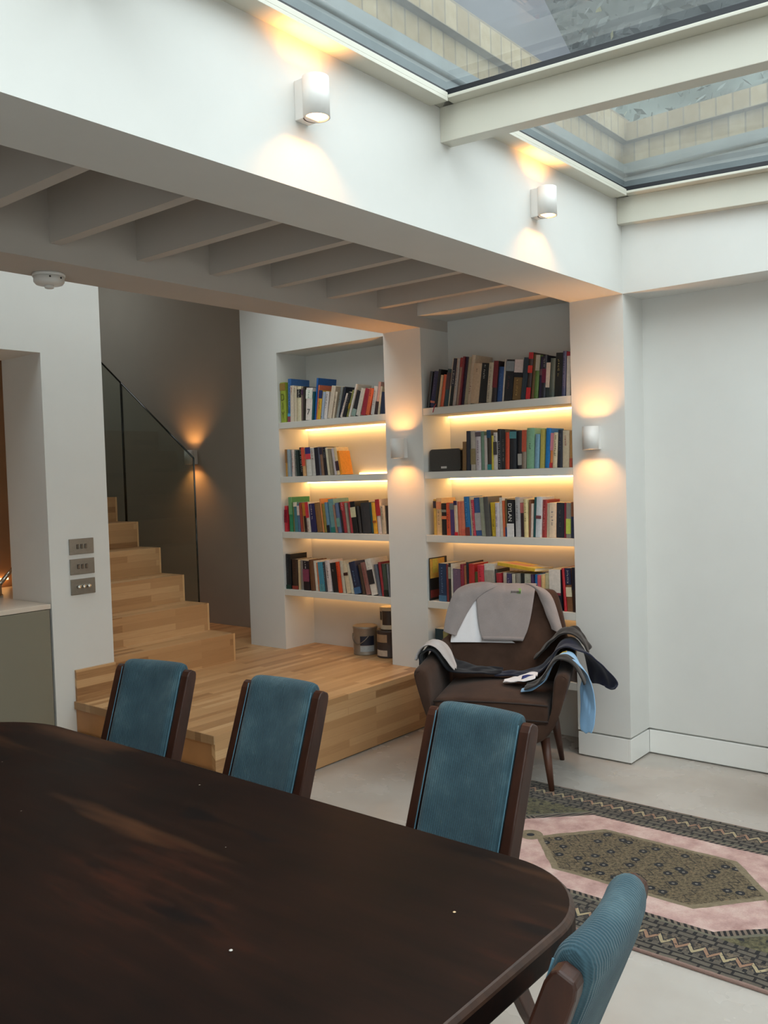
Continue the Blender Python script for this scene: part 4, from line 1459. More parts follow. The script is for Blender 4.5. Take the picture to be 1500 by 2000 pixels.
b = MB()
prof = [(0.006, 0.698), (0.001, 0.701), (0.0, 0.705), (0.0, 0.738), (0.0015, 0.7425), (0.007, 0.7485), (0.010, 0.750)]
loops = [[b.bm.verts.new((x, y, z)) for x, y in inset(out, d)] for d, z in prof]
i0 = b.mi(M['table'])
i1 = b.mi(M['lit_edge'])
for q, (a, c) in enumerate(zip(loops, loops[1:])):
    for j in range(len(a)):
        f = b.bm.faces.new((a[j], a[(j + 1) % len(a)], c[(j + 1) % len(a)], c[j]))
        f.smooth = False
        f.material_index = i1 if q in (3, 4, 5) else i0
for lp in (loops[0], loops[-1]):
    b.bm.faces.new(lp)
b.build('tabletop', tbl, 0.0015)
b = MB()
for a, c in (((-0.85, -0.36, 0.61), (0.90, -0.335, 0.6995)), ((-0.85, 0.335, 0.61), (0.90, 0.36, 0.6995)), ((-0.875, -0.335, 0.61), (-0.85, 0.335, 0.6995)), ((0.875, -0.335, 0.61), (0.90, 0.335, 0.6995))):
    b.box(a, c, M['chair_wood'])
b.build('apron', tbl, 0.002)
for sx in (-0.83, 0.86):
    for sy in (-0.31, 0.31):
        b = MB()
        b.poly([(sx + u * w, sy + v * w, z) for z, w in ((0.0, 0.018), (0.6995, 0.03)) for u, v in ((-1, -1), (1, -1), (1, 1), (-1, 1))],
               [(0, 3, 2, 1), (4, 5, 6, 7), (0, 1, 5, 4), (1, 2, 6, 5), (2, 3, 7, 6), (3, 0, 4, 7)], M['chair_wood'])
        b.build('leg', tbl, 0.003)

for (x, y, s, c, lab) in ((-0.868, 1.215, 0.003, 'd8b890', 'tiny beige crumb on the table, near its right end'), (-1.085, 0.905, 0.0035, 'c8c0b8', 'small whitish speck on the table, near the front of the photo')):
    b = MB()
    b.lathe([(0.0, 0.0), (s, 0.0008), (s * 0.8, s * 0.5), (0.0, s * 0.6)], book_mat(c), 7)
    tag(b.build('crumb', loc=(x, y, 0.7502)), lab, 'crumb')

# ------------------------------------------------------------------ dining chairs
def sweep(profile, w, m, b, x, tks):
    """square-section bar along a (y,z) polyline, thickness tks along the normal"""
    pts = [Vector((p[0], p[1])) for p in profile]
    rings = []
    for i, p in enumerate(pts):
        tg = (pts[min(i + 1, len(pts) - 1)] - pts[max(i - 1, 0)]).normalized()
        nn = Vector((-tg.y, tg.x))
        tk = tks[i]
        a, c = p + nn * tk / 2, p - nn * tk / 2
        rings.append([b.bm.verts.new((x - w / 2, a.x, a.y)), b.bm.verts.new((x + w / 2, a.x, a.y)), b.bm.verts.new((x + w / 2, c.x, c.y)), b.bm.verts.new((x - w / 2, c.x, c.y))])
    i0 = b.mi(m)
    for r0, r1 in zip(rings, rings[1:]):
        for j in range(4):
            f = b.bm.faces.new((r0[j], r0[(j + 1) % 4], r1[(j + 1) % 4], r1[j]))
            f.material_index = i0
    b.bm.faces.new(rings[0])
    b.bm.faces.new(rings[-1])


# local frame: origin on the floor under the seat centre, sitter faces -Y; posts lean back towards +Y
POST = [(0.452, 0.0), (0.385, 0.10), (0.322, 0.20), (0.262, 0.31), (0.226, 0.40), (0.216, 0.46), (0.232, 0.53), (0.262, 0.61), (0.315, 0.75), (0.357, 0.866), (0.363, 0.880), (0.367, 0.888)]
PTK = [0.028, 0.032, 0.037, 0.043, 0.047, 0.049, 0.049, 0.048, 0.046, 0.043, 0.036, 0.022]


def make_chair():
    t = thing('dining_chair', 'dark wooden dining chair with a teal corduroy back', 'chair')
    for s in (-1, 1):
        b = MB()
        sweep(POST, 0.030, M['chair_wood'], b, s * 0.140, PTK)
        b.build('rear_leg', t, 0.004, 2)
        b = MB()
        b.poly([(s * 0.195 + u * w, -0.205 + v * w - (0.012 if z == 0 else 0), z) for z, w in ((0.0, 0.012), (0.40, 0.019)) for u, v in ((-1, -1), (1, -1), (1, 1), (-1, 1))],
               [(0, 3, 2, 1), (4, 5, 6, 7), (0, 1, 5, 4), (1, 2, 6, 5), (2, 3, 7, 6), (3, 0, 4, 7)], M['chair_wood'])
        b.build('front_leg', t, 0.003)
    b = MB()
    b.prism([(-0.205, -0.215), (0.205, -0.215), (0.165, 0.225), (-0.165, 0.225)], 0.355, 0.402, M['chair_wood'], 'Z')
    b.build('seat_frame', t, 0.003)
    b = MB()
    b.prism([(-0.226, -0.235), (0.226, -0.235), (0.222, 0.10), (0.150, 0.19), (-0.150, 0.19), (-0.222, 0.10)], 0.403, 0.470, M['corduroy'], 'Z')
    b.build('seat', t, 0.02, 4)
    # backrest: padded strap between the posts, wrapped over the top rail, bowed in plan
    b = MB()
    rows = []
    N = 15
    front = [(0.192, 0.475), (0.205, 0.53), (0.238, 0.62), (0.272, 0.71), (0.306, 0.80), (0.330, 0.862), (0.338, 0.888)]
    top = [(0.349, 0.905), (0.367, 0.912), (0.386, 0.906)]
    backp = [(0.399, 0.886), (0.393, 0.85), (0.350, 0.75), (0.300, 0.62), (0.262, 0.53), (0.245, 0.475)]
    path = front + top + backp
    hw = 0.1245
    for yy, zz in path:
        row = []
        for q in range(N):
            u = -1 + 2 * q / (N - 1)
            edge = max(0.0, abs(u) - 0.86) / 0.14
            cy, cz = 0.3 + (zz - 0.62) * 0.36 - 0.005, zz
            pull = 0.22 * edge * edge
            bow = 0.014 * (1 - u * u) - 0.010
            y_ = yy + (cy - yy) * pull + bow
            z_ = zz - (0.006 * edge * edge if (yy, zz) in top else 0)
            row.append((u * hw, y_, z_))
        rows.append(row)
    V = b.grid(rows, M['corduroy'])
    # close sides and bottom
    for side in (0, N - 1):
        for i in range(len(path) // 2):
            j = len(path) - 1 - i
            if j - i > 1:
                q = [V[i][side], V[i + 1][side], V[j - 1][side], V[j][side]]
                if len(set(q)) == 4:
                    f = b.bm.faces.new(q)
                    f.material_index = 0
    b.bm.faces.new(V[0] + V[-1][::-1])
    back = b.build('backrest', t, subsurf=1)
    for s in (-1, 1):
        b = MB()
        b.tube([(s * (hw - 0.001), y_ + (0.3 + (z_ - 0.62) * 0.36 - 0.005 - y_) * 0.2 - 0.0105, z_) for (y_, z_) in front], 0.0017, M['teal_piping'], 6)
        b.build('piping', back)
    return t


ch = make_chair()


def chair_at(o, lx, ly, rx, ry):
    """left and right post tops (world) -> place"""
    ang = math.atan2(ry - ly, rx - lx)
    cx, cy = (lx + rx) / 2, (ly + ry) / 2
    o.rotation_euler = (0, 0, ang)
    o.location = (cx + math.sin(ang) * 0.368, cy - math.cos(ang) * 0.368, 0)


CH = [((-1.386, 1.868, -1.073, 1.863), 'teal corduroy dining chair beyond the table, nearest the armchair'),
      ((-2.041, 1.811, -1.733, 1.828), 'teal corduroy dining chair beyond the table, middle of the three there'),
      ((-2.588, 1.742, -2.303, 1.804), 'teal corduroy dining chair beyond the table, nearest the kitchen wall'),
      ((-0.545, 1.242, -0.509, 0.947), 'teal corduroy dining chair at the right-hand end of the table, seen from behind')]
made = []
for i, (p, lab) in enumerate(CH):
    o = ch if i == 0 else dup(ch)
    made.append((o, p, lab))
for o, p, lab in made:
    chair_at(o, *p)
    tag(o, lab, 'chair', 'teal dining chairs around the table')

# ------------------------------------------------------------------ rug
k = NT('persian_rug')
v = k.coord()
s = k.sep(v)
x, y = s[0], s[1]
wob = k.math('MULTIPLY', k.math('SUBTRACT', k.noise(v, 14, 2), 0.5), 0.012)
ax = k.math('ADD', k.math('ABSOLUTE', x), wob)
ay = k.math('ADD', k.math('ABSOLUTE', y), wob)
HX, HY = 0.96, 0.572
e = k.math('MINIMUM', k.math('SUBTRACT', HX, ax), k.math('SUBTRACT', HY, ay))


def hexmask(fx, hy, tx):
    a = k.math('LESS_THAN', ay, hy)
    lim = k.math('SUBTRACT', tx, k.math('MULTIPLY', ay, (tx - fx) / hy))
    return k.math('MULTIPLY', a, k.math('LESS_THAN', ax, lim))


def between(vv, a, c):
    return k.math('MULTIPLY', k.math('GREATER_THAN', vv, a), k.math('LESS_THAN', vv, c))


n1 = k.noise(v, 60, 4, 0.7)
n2 = k.noise(v, 10, 4, 0.6)
ngrain = k.noise(k.mapping(v, (1, 1, 1)), 220, 3, 0.7)
base = k.ramp(n1, [(0.3, lin((54, 50, 44))), (0.5, lin((104, 94, 80))), (0.72, lin((138, 124, 104)))])
# olive spandrels with squiggles
vo = k.n('TexVoronoi', voronoi_dimensions='2D'); k.put(vo.inputs['Vector'], v); vo.inputs['Scale'].default_value = 26.0
vcol = k.sep(vo.outputs['Color'])
spand = k.ramp(n1, [(0.35, lin((48, 48, 40))), (0.5, lin((92, 86, 62))), (0.7, lin((124, 116, 84)))])
spand = k.mix(k.math('MULTIPLY', k.math('LESS_THAN', vo.outputs['Distance'], 0.25), k.math('GREATER_THAN', vcol[0], 0.6)), spand, lin((36, 36, 38)))
# guard stripe blocks
br = k.n('TexBrick')
along = k.n('Mix', data_type='FLOAT')
sidey = k.math('LESS_THAN', k.math('SUBTRACT', HY, ay), k.math('SUBTRACT', HX, ax))
k.put(along.inputs[0], sidey); k.put(along.inputs[2], y); k.put(along.inputs[3], x)
al = along.outputs[0]
k.put(br.inputs['Vector'], k.comb(al, e, 0.0))
br.inputs['Scale'].default_value = 1.0
br.inputs['Brick Width'].default_value = 0.062
br.inputs['Row Height'].default_value = 0.026
br.inputs['Mortar Size'].default_value = 0.0042
br.inputs['Color1'].default_value = lin((110, 102, 90)); br.inputs['Color2'].default_value = lin((92, 84, 74)); br.inputs['Mortar'].default_value = lin((38, 34, 34))
# main border zigzag
tri = k.math('PINGPONG', k.math('ADD', al, 3.0), 0.024)
zz = k.math('ABSOLUTE', k.math('SUBTRACT', k.math('SUBTRACT', e, 0.085), k.math('MULTIPLY', tri, 1.5)))
zig = k.math('MULTIPLY', k.math('LESS_THAN', zz, 0.010), k.math('GREATER_THAN', n1, 0.40))
zig2 = between(zz, 0.010, 0.017)
tile = k.math('PINGPONG', k.math('ADD', al, 3.0), 0.048)
bord = k.mix(k.math('GREATER_THAN', n1, 0.52), lin((66, 60, 56)), lin((120, 106, 88)))
bord = k.mix(zig, bord, k.mix(k.math('GREATER_THAN', tile, 0.024), lin((176, 160, 126)), lin((158, 122, 98))))
bord = k.mix(zig2, bord, lin((32, 34, 42)))
dots = k.math('LESS_THAN', k.math('PINGPONG', k.math('ADD', al, 3.0), 0.016), 0.006)
dotc = k.mix(dots, lin((96, 88, 78)), lin((34, 32, 34)))
saw = k.math('PINGPONG', k.math('ADD', k.math('ADD', al, 3.0), k.math('MULTIPLY', e, 0.6)), 0.011)
sawc = k.mix(k.math('GREATER_THAN', saw, 0.0055), lin((124, 108, 96)), lin((28, 26, 28)))
pinkn = k.ramp(n2, [(0.3, lin((174, 136, 130))), (0.5, lin((206, 170, 162))), (0.7, lin((226, 198, 188)))])
# medallion
vm = k.n('TexVoronoi', voronoi_dimensions='2D'); k.put(vm.inputs['Vector'], v); vm.inputs['Scale'].default_value = 15.0; vm.inputs['Randomness'].default_value = 0.75
vmc = k.sep(vm.outputs['Color'])
med = k.ramp(k.noise(v, 85, 4, 0.75), [(0.36, lin((34, 31, 28))), (0.46, lin((92, 80, 60))), (0.57, lin((122, 106, 80))), (0.64, lin((120, 106, 84))), (0.70, lin((196, 130, 88)))])
zm = k.math('PINGPONG', k.math('ADD', k.math('ADD', x, k.math('MULTIPLY', k.math('PINGPONG', k.math('ADD', y, 3.0), 0.03), 1.2)), 3.0), 0.045)
med = k.mix(k.math('MULTIPLY', k.math('LESS_THAN', zm, 0.0035), k.math('GREATER_THAN', n1, 0.42)), med, lin((44, 38, 34)))
ring = k.math('LESS_THAN', vm.outputs['Distance'], 0.25)
ringin = k.math('LESS_THAN', vm.outputs['Distance'], 0.085)
sel = k.math('GREATER_THAN', vmc[1], 0.45)
med = k.mix(k.math('MULTIPLY', ring, sel), med, lin((26, 28, 34)))
med = k.mix(k.math('MULTIPLY', ringin, sel), med, lin((128, 120, 110)))
edgec = k.ramp(n1, [(0.3, lin((118, 104, 82))), (0.7, lin((148, 134, 108)))])
# compose
col = spand
col = k.mix(hexmask(0.402, 0.367, 0.80), col, lin((112, 108, 92)))
col = k.mix(hexmask(0.394, 0.357, 0.776), col, sawc)
col = k.mix(hexmask(0.372, 0.336, 0.73), col, pinkn)
dpx = k.math('SUBTRACT', ax, 0.487)
pend = k.math('LESS_THAN', k.math('ADD', k.math('MULTIPLY', dpx, dpx), k.math('MULTIPLY', ay, ay)), 0.05 * 0.05)
col = k.mix(pend, col, edgec)
pin = k.math('LESS_THAN', k.math('ADD', k.math('MULTIPLY', dpx, dpx), k.math('MULTIPLY', ay, ay)), 0.016 * 0.016)
col = k.mix(pin, col, lin((34, 36, 42)))
col = k.mix(hexmask(0.265, 0.225, 0.462), col, edgec)
col = k.mix(hexmask(0.246, 0.205, 0.43), col, med)
# border bands over everything close to the edge
col = k.mix(k.math('LESS_THAN', e, 0.205), col, dotc)
col = k.mix(k.math('LESS_THAN', e, 0.185), col, br.outputs['Color'])
col = k.mix(k.math('LESS_THAN', e, 0.155), col, dotc)
col = k.mix(k.math('LESS_THAN', e, 0.14), col, bord)
col = k.mix(k.math('LESS_THAN', e, 0.078), col, dotc)
col = k.mix(k.math('LESS_THAN', e, 0.062), col, br.outputs['Color'])
col = k.mix(k.math('LESS_THAN', e, 0.008), col, lin((150, 122, 112)))
col = k.mix(k.math('MULTIPLY', ngrain, 0.4), col, lin((90, 82, 76)), 'MULTIPLY')
rugm = k.bsdf(col, 0.95, 0, k.bump(k.math('ADD', ngrain, k.math('MULTIPLY', n1, 0.6)), 0.5, 0.004), 0.1, 0.15)
b = MB()
b.box((-HX, -HY, 0), (HX, HY, 0.011), rugm)
rug = tag(b.build('rug', None, 0.004, loc=(-1.355, 3.128, 0.0004)), 'pink and grey patterned wool rug with a long medallion on the concrete floor', 'rug')

# dark object cut off by the right edge of the photo: a slim black chair against the end wall
t = thing('black_chair', 'black chair cut off by the right edge of the photo, before the white wall', 'chair', (-0.852, 4.0, 0.0), 0.0)
b = MB()
b.box((-0.2, -0.2, 0.40), (0.2, 0.2, 0.44), M['black'])
b.build('seat', t, 0.01)
b = MB()
b.prism([(-0.222, 0.437), (-0.235, 0.485), (-0.215, 0.495), (-0.19, 0.437)], -0.2, 0.2, M['black'], 'Y')
b.build('backrest', t, 0.006)
for u in (-1, 1):
    for w_ in (-1, 1):
        b = MB()
        b.tube([(u * 0.17, w_ * 0.17, 0.0), (u * 0.15, w_ * 0.15, 0.40)], 0.012, M['black'])
        b.build('leg', t)

# ------------------------------------------------------------------ armchair with clothes
AO = Vector((-2.356, 3.744, 0.0))
AR = math.atan2(0.385, 0.923)
arm = thing('armchair', 'low brown velvet armchair in front of the right-hand book alcove, clothes lying on it', 'armchair', AO, AR)


def yc(z, x=0.0):
    return 0.19 + (z - 0.45) * 0.30 + 0.03 * (1 - min(1, (x / 0.32) ** 2))


# tub: base and both arms in one upholstered shell
half = [(0.0, 0.215), (0.13, 0.218), (0.215, 0.238), (0.27, 0.285), (0.312, 0.37), (0.343, 0.46), (0.366, 0.535), (0.368, 0.560), (0.356, 0.574), (0.335, 0.578), (0.310, 0.572), (0.293, 0.55), (0.286, 0.49), (0.280, 0.40), (0.276, 0.335), (0.0, 0.335)]
ys = [-0.312, -0.305, -0.285, -0.2, -0.1, 0.0, 0.1, 0.2, 0.27, 0.31]
loops = []
b = MB()
for yy in ys:
    t_ = (yy + 0.302) / 0.61
    lift = 0.075 * max(0.0, t_) ** 2.2
    pull = {0: 0.70, 1: 0.90, 2: 0.985}.get(ys.index(yy), 1.0)
    rear = 1.0 - 0.16 * max(0, (yy - 0.1) / 0.21) ** 2
    prof = []
    for x, z in half:
        cx = 0.327 if z > 0.40 else 0.16
        # shrink the front rim towards the section's own middle line
        if z > 0.40:
            x2 = cx + (x - cx) * pull
            z2 = 0.40 + (z - 0.40) * (1 - (1 - pull) * 0.25) + lift * (z - 0.33) / 0.25
        else:
            x2 = x
            z2 = 0.275 + (z - 0.275) * pull
        prof.append((x2 * rear, z2))
    full = [(x, z) for x, z in prof] + [(-x, z) for x, z in prof[::-1][1:-1]]
    loops.append([b.bm.verts.new((x, yy, z)) for x, z in full])
i0 = b.mi(M['velvet'])
for a, c in zip(loops, loops[1:]):
    n = len(a)
    for j in range(n):
        f = b.bm.faces.new((a[j], a[(j + 1) % n], c[(j + 1) % n], c[j]))
        f.smooth = True
# end caps as strips between mirrored halves
for lp in (loops[0], loops[-1]):
    n = len(half)
    rgt = lp[:n]
    lft = [lp[0]] + lp[n:][::-1] + [lp[n - 1]]
    for side in (rgt, lft):
        m_ = len(side)
        # outer run 0..7, inner run 15..8
        o_run = side[:8]
        i_run = side[8:][::-1]
        for q in range(7):
            try:
                b.bm.faces.new((o_run[q], o_run[q + 1], i_run[min(q + 1, len(i_run) - 1)], i_run[min(q, len(i_run) - 1)]))
            except ValueError:
                pass
        try:
            b.bm.faces.new((o_run[7], i_run[7], i_run[6]))
        except (ValueError, IndexError):
            pass
b.build('shell', arm, subsurf=1, smooth=True)

# back cushion shell
b = MB()
prof = [(0.34, 0.300, 0.05), (0.42, 0.318, 0.053), (0.50, 0.328, 0.055), (0.58, 0.324, 0.055), (0.66, 0.310, 0.053), (0.74, 0.292, 0.05), (0.80, 0.277, 0.047), (0.84, 0.265, 0.043), (0.862, 0.252, 0.036), (0.874, 0.235, 0.024), (0.878, 0.215, 0.010)]
loops = []
for z, w, tk in prof:
    lp = []
    for q in range(28):
        a = 2 * math.pi * q / 28
        ca, sa = math.cos(a), math.sin(a)
        x = w * math.copysign(abs(ca) ** 0.42, ca)
        dy = tk * math.copysign(abs(sa) ** 0.6, sa)
        lp.append(b.bm.verts.new((x, yc(z, x) + dy, z)))
    loops.append(lp)
b.mi(M['velvet'])
for a, c in zip(loops, loops[1:]):
    for j in range(28):
        f = b.bm.faces.new((a[j], a[(j + 1) % 28], c[(j + 1) % 28], c[j]))
        f.smooth = True
b.bm.faces.new(loops[0])
b.bm.faces.new(loops[-1])
b.build('backrest', arm, subsurf=1, smooth=True)

# seat cushion with piping
b = MB()
nx, ny = 9, 8
rows_t, rows_b = [], []
for j in range(ny):
    yy = -0.315 + (0.455) * j / (ny - 1)
    rt, rb = [], []
    for i in range(nx):
        u = -1 + 2 * i / (nx - 1)
        v_ = -1 + 2 * j / (ny - 1)
        crown = 0.030 * (1 - u * u) * (1 - v_ * v_ * 0.6)
        xx = u * 0.268
        fy = yy - 0.018 * (1 - u * u) * (1 if j == 0 else max(0, 1 - j / 3))
        rt.append((xx, fy, 0.438 + crown))
        rb.append((xx, fy, 0.337))
    rows_t.append(rt)
    rows_b.append(rb)
Vt = b.grid(rows_t, M['velvet'])
Vb = b.grid(rows_b, M['velvet'])
ring_t = Vt[0] + [r[-1] for r in Vt[1:]] + Vt[-1][::-1][1:] + [r[0] for r in Vt[::-1][1:-1]]
ring_b = Vb[0] + [r[-1] for r in Vb[1:]] + Vb[-1][::-1][1:] + [r[0] for r in Vb[::-1][1:-1]]
for j in range(len(ring_t)):
    k2 = (j + 1) % len(ring_t)
    b.bm.faces.new((ring_t[j], ring_t[k2], ring_b[k2], ring_b[j])).smooth = True
tp = [v.co.copy() for v in ring_t]
seat = b.build('seat_cushion', arm, bevel=0.022, seg=5)
b = MB()
b.tube([p + Vector((0, 0.0, -0.012)) for p in tp[:nx]], 0.0042, M['velvet_piping'], 6)
b.tube([p + Vector((0, 0.0, -0.086)) for p in tp[:nx]], 0.0042, M['velvet_piping'], 6)
b.build('piping', seat)
for sx, sy in ((-1, -1), (1, -1), (1, 1), (-1, 1)):
    b = MB()
    zb = 0.0125 if (sx, sy) in ((1, -1),) else 0.0
    b.tube([(sx * 0.27, sy * 0.25, zb), (sx * 0.255, sy * 0.225, 0.12), (sx * 0.238, sy * 0.20, 0.245)], [0.0125, 0.018, 0.0235], M['leg_wood'], 14)
    b.build('leg', arm)


# clothes -------------------------------------------------------------------------------------
def crom(rows, n):
    """Catmull-Rom resample of a list of equal-length rows of points"""
    res = []
    m_ = len(rows)
    for q in range(n):
        t = q / (n - 1) * (m_ - 1)
        i = min(int(t), m_ - 2)
        f = t - i
        P = [rows[max(i - 1, 0)], rows[i], rows[i + 1], rows[min(i + 2, m_ - 1)]]
        row = []
        for c in range(len(rows[0])):
            p0, p1, p2, p3 = (Vector(r[c]) for r in P)
            row.append(0.5 * ((2 * p1) + (p2 - p0) * f + (2 * p0 - 5 * p1 + 4 * p2 - p3) * f * f + (3 * p1 - p0 - 3 * p2 + p3) * f ** 3))
        res.append(row)
    return res


def sheet(b, ctrl, m, nu=22, nv=18, amp=0.004, fr=16.0, seed=0.0, dirn=None):
    """ctrl: rows of control points -> finely sampled sheet with folds"""
    rows = crom(ctrl, nu)
    cols = [[r[c] for r in rows] for c in range(len(rows[0]))]
    cols = crom(cols, nv)
    rows = [[cols[c][r] for c in range(nv)] for r in range(nu)]
    out_ = []
    for i in range(nu):
        rr_ = []
        for j in range(nv):
            p = rows[i][j]
            du = rows[min(i + 1, nu - 1)][j] - rows[max(i - 1, 0)][j]
            dv = rows[i][min(j + 1, nv - 1)] - rows[i][max(j - 1, 0)]
            nn = du.cross(dv)
            if nn.length > 1e-9:
                nn.normalize()
            if dirn is not None and nn.dot(Vector(dirn)) < 0:
                nn = -nn
            h = noise.noise(Vector((p.x * fr + seed, p.y * fr, p.z * fr * 0.5)))
            rr_.append(p + nn * (amp * (abs(h) * 1.6)))
        out_.append(rr_)
    b.grid(out_, m)
    return out_


def bs(x, s, off):
    """point on the chair back: s metres down the front from the top, negative runs over the top and behind"""
    zt, r = 0.832, 0.046
    if s >= 0:
        z = zt - s
        return (x, yc(z, x) - 0.052 - off, z)
    a = min(-s / (r + off), math.pi)
    extra = max(0.0, -s - math.pi * (r + off))
    z = zt + (r + off) * math.sin(a) - extra
    return (x, yc(zt, x) - (r + 0.006 + off) * math.cos(a), z)


def strip(rows, off):
    return [[bs(x0 + (x1 - x0) * q / 4, s, off) for q in range(5)] for s, x0, x1 in rows]


def cpart(b, name, label, cat, group=None, solid=0.004, parent=None):
    o = b.build(name, parent, solid=solid, subsurf=1, smooth=True, offset=1.0)
    if parent is None:
        o.location = AO
        o.rotation_euler = (0, 0, AR)
        tag(o, label, cat, group)
    return o


FR = (0, -1, 0.2)
b = MB()
sheet(b, strip([(-0.10, -0.22, -0.04), (-0.03, -0.24, -0.045), (0.05, -0.255, -0.04), (0.13, -0.275, -0.02), (0.20, -0.288, 0.02), (0.222, -0.290, 0.05)], 0.008), M['white_jersey'], 26, 22, 0.004, 14, 3.0, FR)
cpart(b, 't_shirt', 'white T-shirt hanging under the grey sweatshirt on the armchair back', 't-shirt')

b = MB()
sheet(b, strip([(-0.24, -0.165, 0.145), (-0.12, -0.165, 0.15), (-0.05, -0.165, 0.148), (0.0, -0.160, 0.142), (0.08, -0.152, 0.130), (0.15, -0.140, 0.114), (0.185, -0.130, 0.10), (0.205, -0.124, 0.092)], 0.020), M['grey_jersey'], 30, 24, 0.005, 11, 1.0, FR)


def sleeve(pts, wd, off, seed):
    ctrl = []
    for (x, s, w) in pts:
        ctrl.append([bs(x + w * q, s + w * 0.35 * q, off + 0.014 * (1 - q * q)) for q in (-1, -0.5, 0, 0.5, 1)])
    sheet(b, ctrl, M['grey_jersey'], 26, 14, 0.005, 16, seed, FR)


sleeve([(-0.10, -0.10, 0.06), (-0.16, -0.065, 0.06), (-0.215, -0.02, 0.056), (-0.25, 0.045, 0.05), (-0.272, 0.105, 0.042), (-0.286, 0.155, 0.033), (-0.291, 0.175, 0.031)], 0, 0.022, 5.0)
sleeve([(0.11, -0.10, 0.045), (0.155, -0.07, 0.045), (0.195, -0.03, 0.043), (0.222, 0.03, 0.040), (0.244, 0.09, 0.036), (0.260, 0.135, 0.032), (0.266, 0.155, 0.032)], 0, 0.020, 9.0)
sw = cpart(b, 'sweatshirt', 'grey sweatshirt draped over the top of the armchair back', 'sweatshirt', solid=0.006)
b = MB()
hem = [bs(-0.126 + 0.22 * q / 16, 0.186, 0.033) for q in range(17)]
hem2 = [bs(-0.1225 + 0.213 * q / 16, 0.206, 0.033) for q in range(17)]
b.grid([hem, hem2], M['grey_jersey'])
b.build('hem_band', sw, solid=0.004)['label'] = 'ribbed hem band'
b = MB()
b.grid([[bs(0.02 + 0.055 * q / 4, s, 0.0285) for q in range(5)] for s in (-0.06, -0.045, -0.03)], M['green_label'])
b.build('neck_label', sw, solid=0.0015)['label'] = 'green neck print'
b = MB()
for q in range(7):
    x_ = 0.024 + 0.0075 * q
    b.grid([[bs(x_, -0.045, 0.0305), bs(x_ + 0.004, -0.045, 0.0305)], [bs(x_, -0.033, 0.0305), bs(x_ + 0.004, -0.033, 0.0305)]], M['charcoal_jersey'])
b.build('print_mark', sw, solid=0.001)


def over(rows, off=0.0):
    """rows of (x, z, y0, y1[, spread in x])"""
    return [[(r[0] - (r[4] if len(r) > 4 else 0.0) * (q / 2 - 1), r[2] + (r[3] - r[2]) * q / 4, r[1] + off + 0.006 * math.sin(q * 2.1 + r[0] * 30)) for q in range(5)] for r in rows]


UP = (0.3, -0.2, 1)
b = MB()
sheet(b, over([(-0.385, 0.52, -0.10, 0.02), (-0.378, 0.585, -0.12, 0.08), (-0.345, 0.618, -0.13, 0.10), (-0.31, 0.615, -0.12, 0.12), (-0.272, 0.55, -0.10, 0.12), (-0.22, 0.510, -0.09, 0.12), (-0.12, 0.500, -0.06, 0.12), (-0.03, 0.492, -0.01, 0.12), (0.0, 0.49, 0.03, 0.11)]), M['black_jersey'], 34, 18, 0.012, 14, 2.0, UP)
cpart(b, 'trousers', 'black trousers lying over the left arm and seat of the armchair', 'trousers', solid=0.007)
b = MB()
sheet(b, over([(-0.398, 0.572, -0.135, -0.06), (-0.372, 0.628, -0.14, 0.0), (-0.335, 0.650, -0.135, 0.03), (-0.295, 0.640, -0.12, 0.04), (-0.258, 0.592, -0.11, 0.03), (-0.225, 0.540, -0.10, -0.01), (-0.214, 0.525, -0.09, -0.03)]), M['pale_grey_jersey'], 26, 16, 0.008, 18, 4.0, UP)
cpart(b, 'vest', 'pale grey cloth crumpled on the black trousers, left arm of the armchair', 'clothing', solid=0.005)

b = MB()
sheet(b, over([(-0.03, 0.478, 0.0, 0.07), (0.06, 0.482, -0.01, 0.09), (0.14, 0.490, -0.03, 0.12), (0.21, 0.515, -0.05, 0.16), (0.262, 0.57, -0.06, 0.19), (0.30, 0.632, -0.07, 0.20), (0.345, 0.645, -0.08, 0.19), (0.412, 0.60, -0.06, 0.16, 0.03), (0.458, 0.535, -0.05, 0.12, 0.055), (0.490, 0.47, -0.04, 0.10, 0.07), (0.497, 0.445, -0.04, 0.09, 0.062)]), M['navy_jersey'], 36, 20, 0.012, 13, 6.0, UP)
cpart(b, 'trousers', 'navy trousers lying from the seat over the right arm of the armchair', 'trousers', solid=0.008)
b = MB()
sheet(b, over([(0.16, 0.545, 0.12, 0.20), (0.215, 0.60, 0.08, 0.22), (0.27, 0.658, 0.05, 0.24), (0.325, 0.690, 0.03, 0.24), (0.37, 0.680, 0.02, 0.22), (0.405, 0.650, 0.0, 0.14), (0.425, 0.61, -0.02, 0.07)]), M['charcoal_jersey'], 26, 18, 0.012, 15, 8.0, UP)
cpart(b, 'jumper', 'charcoal jumper bundled behind the navy trousers, right arm of the armchair', 'jumper', solid=0.009)
b = MB()
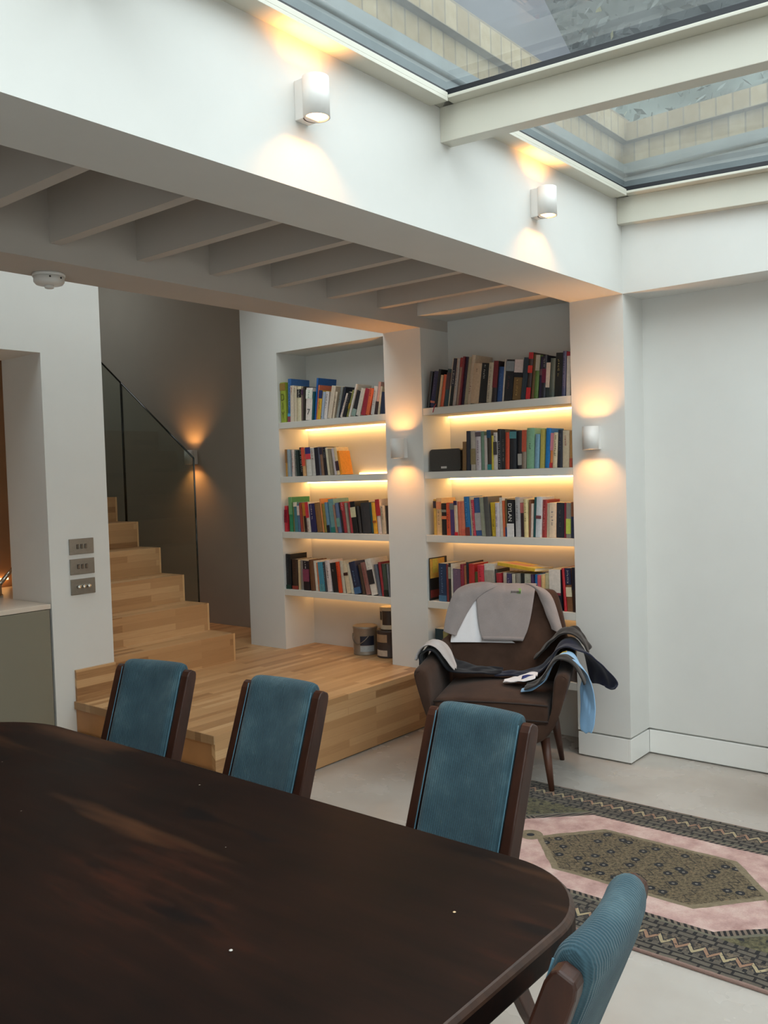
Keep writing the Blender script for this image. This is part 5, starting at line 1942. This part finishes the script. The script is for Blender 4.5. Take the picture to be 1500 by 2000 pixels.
shirt = sheet(b, over([(0.135, 0.466, -0.24, -0.17), (0.19, 0.478, -0.24, -0.14), (0.245, 0.51, -0.235, -0.11), (0.285, 0.592, -0.22, -0.07), (0.33, 0.628, -0.21, -0.06), (0.382, 0.602, -0.21, -0.06, 0.01), (0.420, 0.52, -0.18, -0.09, 0.024), (0.432, 0.42, -0.17, -0.11, 0.034), (0.430, 0.32, -0.17, -0.12, 0.036), (0.424, 0.265, -0.165, -0.13, 0.026)]), M['blue_jersey'], 34, 16, 0.006, 16, 11.0, UP)
sh = cpart(b, 'shirt', 'pale blue shirt with a yellow print hanging over the right arm of the armchair', 'shirt', solid=0.005)
b = MB()
pr = [[p + Vector((0.002, -0.002, 0.0075)) for p in r[8:15]] for r in shirt[10:16]]
b.grid(pr, M['yellow_print'])
b.build('print', sh, solid=0.001)['label'] = 'yellow print on the shirt'
b = MB()
sheet(b, over([(0.155, 0.485, -0.27, -0.16), (0.215, 0.505, -0.28, -0.15), (0.262, 0.565, -0.285, -0.155), (0.30, 0.622, -0.285, -0.165), (0.345, 0.632, -0.285, -0.175), (0.39, 0.595, -0.28, -0.18), (0.418, 0.535, -0.27, -0.18), (0.424, 0.515, -0.265, -0.185)]), M['charcoal_jersey'], 28, 14, 0.006, 20, 14.0, UP)
cpart(b, 'leggings', 'charcoal leggings laid across the front of the right armchair arm', 'leggings', solid=0.007)
b = MB()
cap = sheet(b, over([(0.035, 0.478, -0.14, -0.08), (0.075, 0.487, -0.16, -0.05), (0.12, 0.498, -0.17, -0.04), (0.165, 0.508, -0.17, -0.03), (0.195, 0.510, -0.16, -0.05)]), M['white_jersey'], 18, 14, 0.006, 22, 17.0, UP)
wc = cpart(b, 't_shirt', 'small white top with a navy print lying on the armchair seat', 't-shirt', solid=0.005)
b = MB()
pr = [[p + Vector((0.0, -0.001, 0.0075)) for p in r[3:9]] for r in cap[9:15]]
b.grid(pr, book_mat('2c3c80'))
b.build('print', wc, solid=0.001)['label'] = 'navy print on the white top'
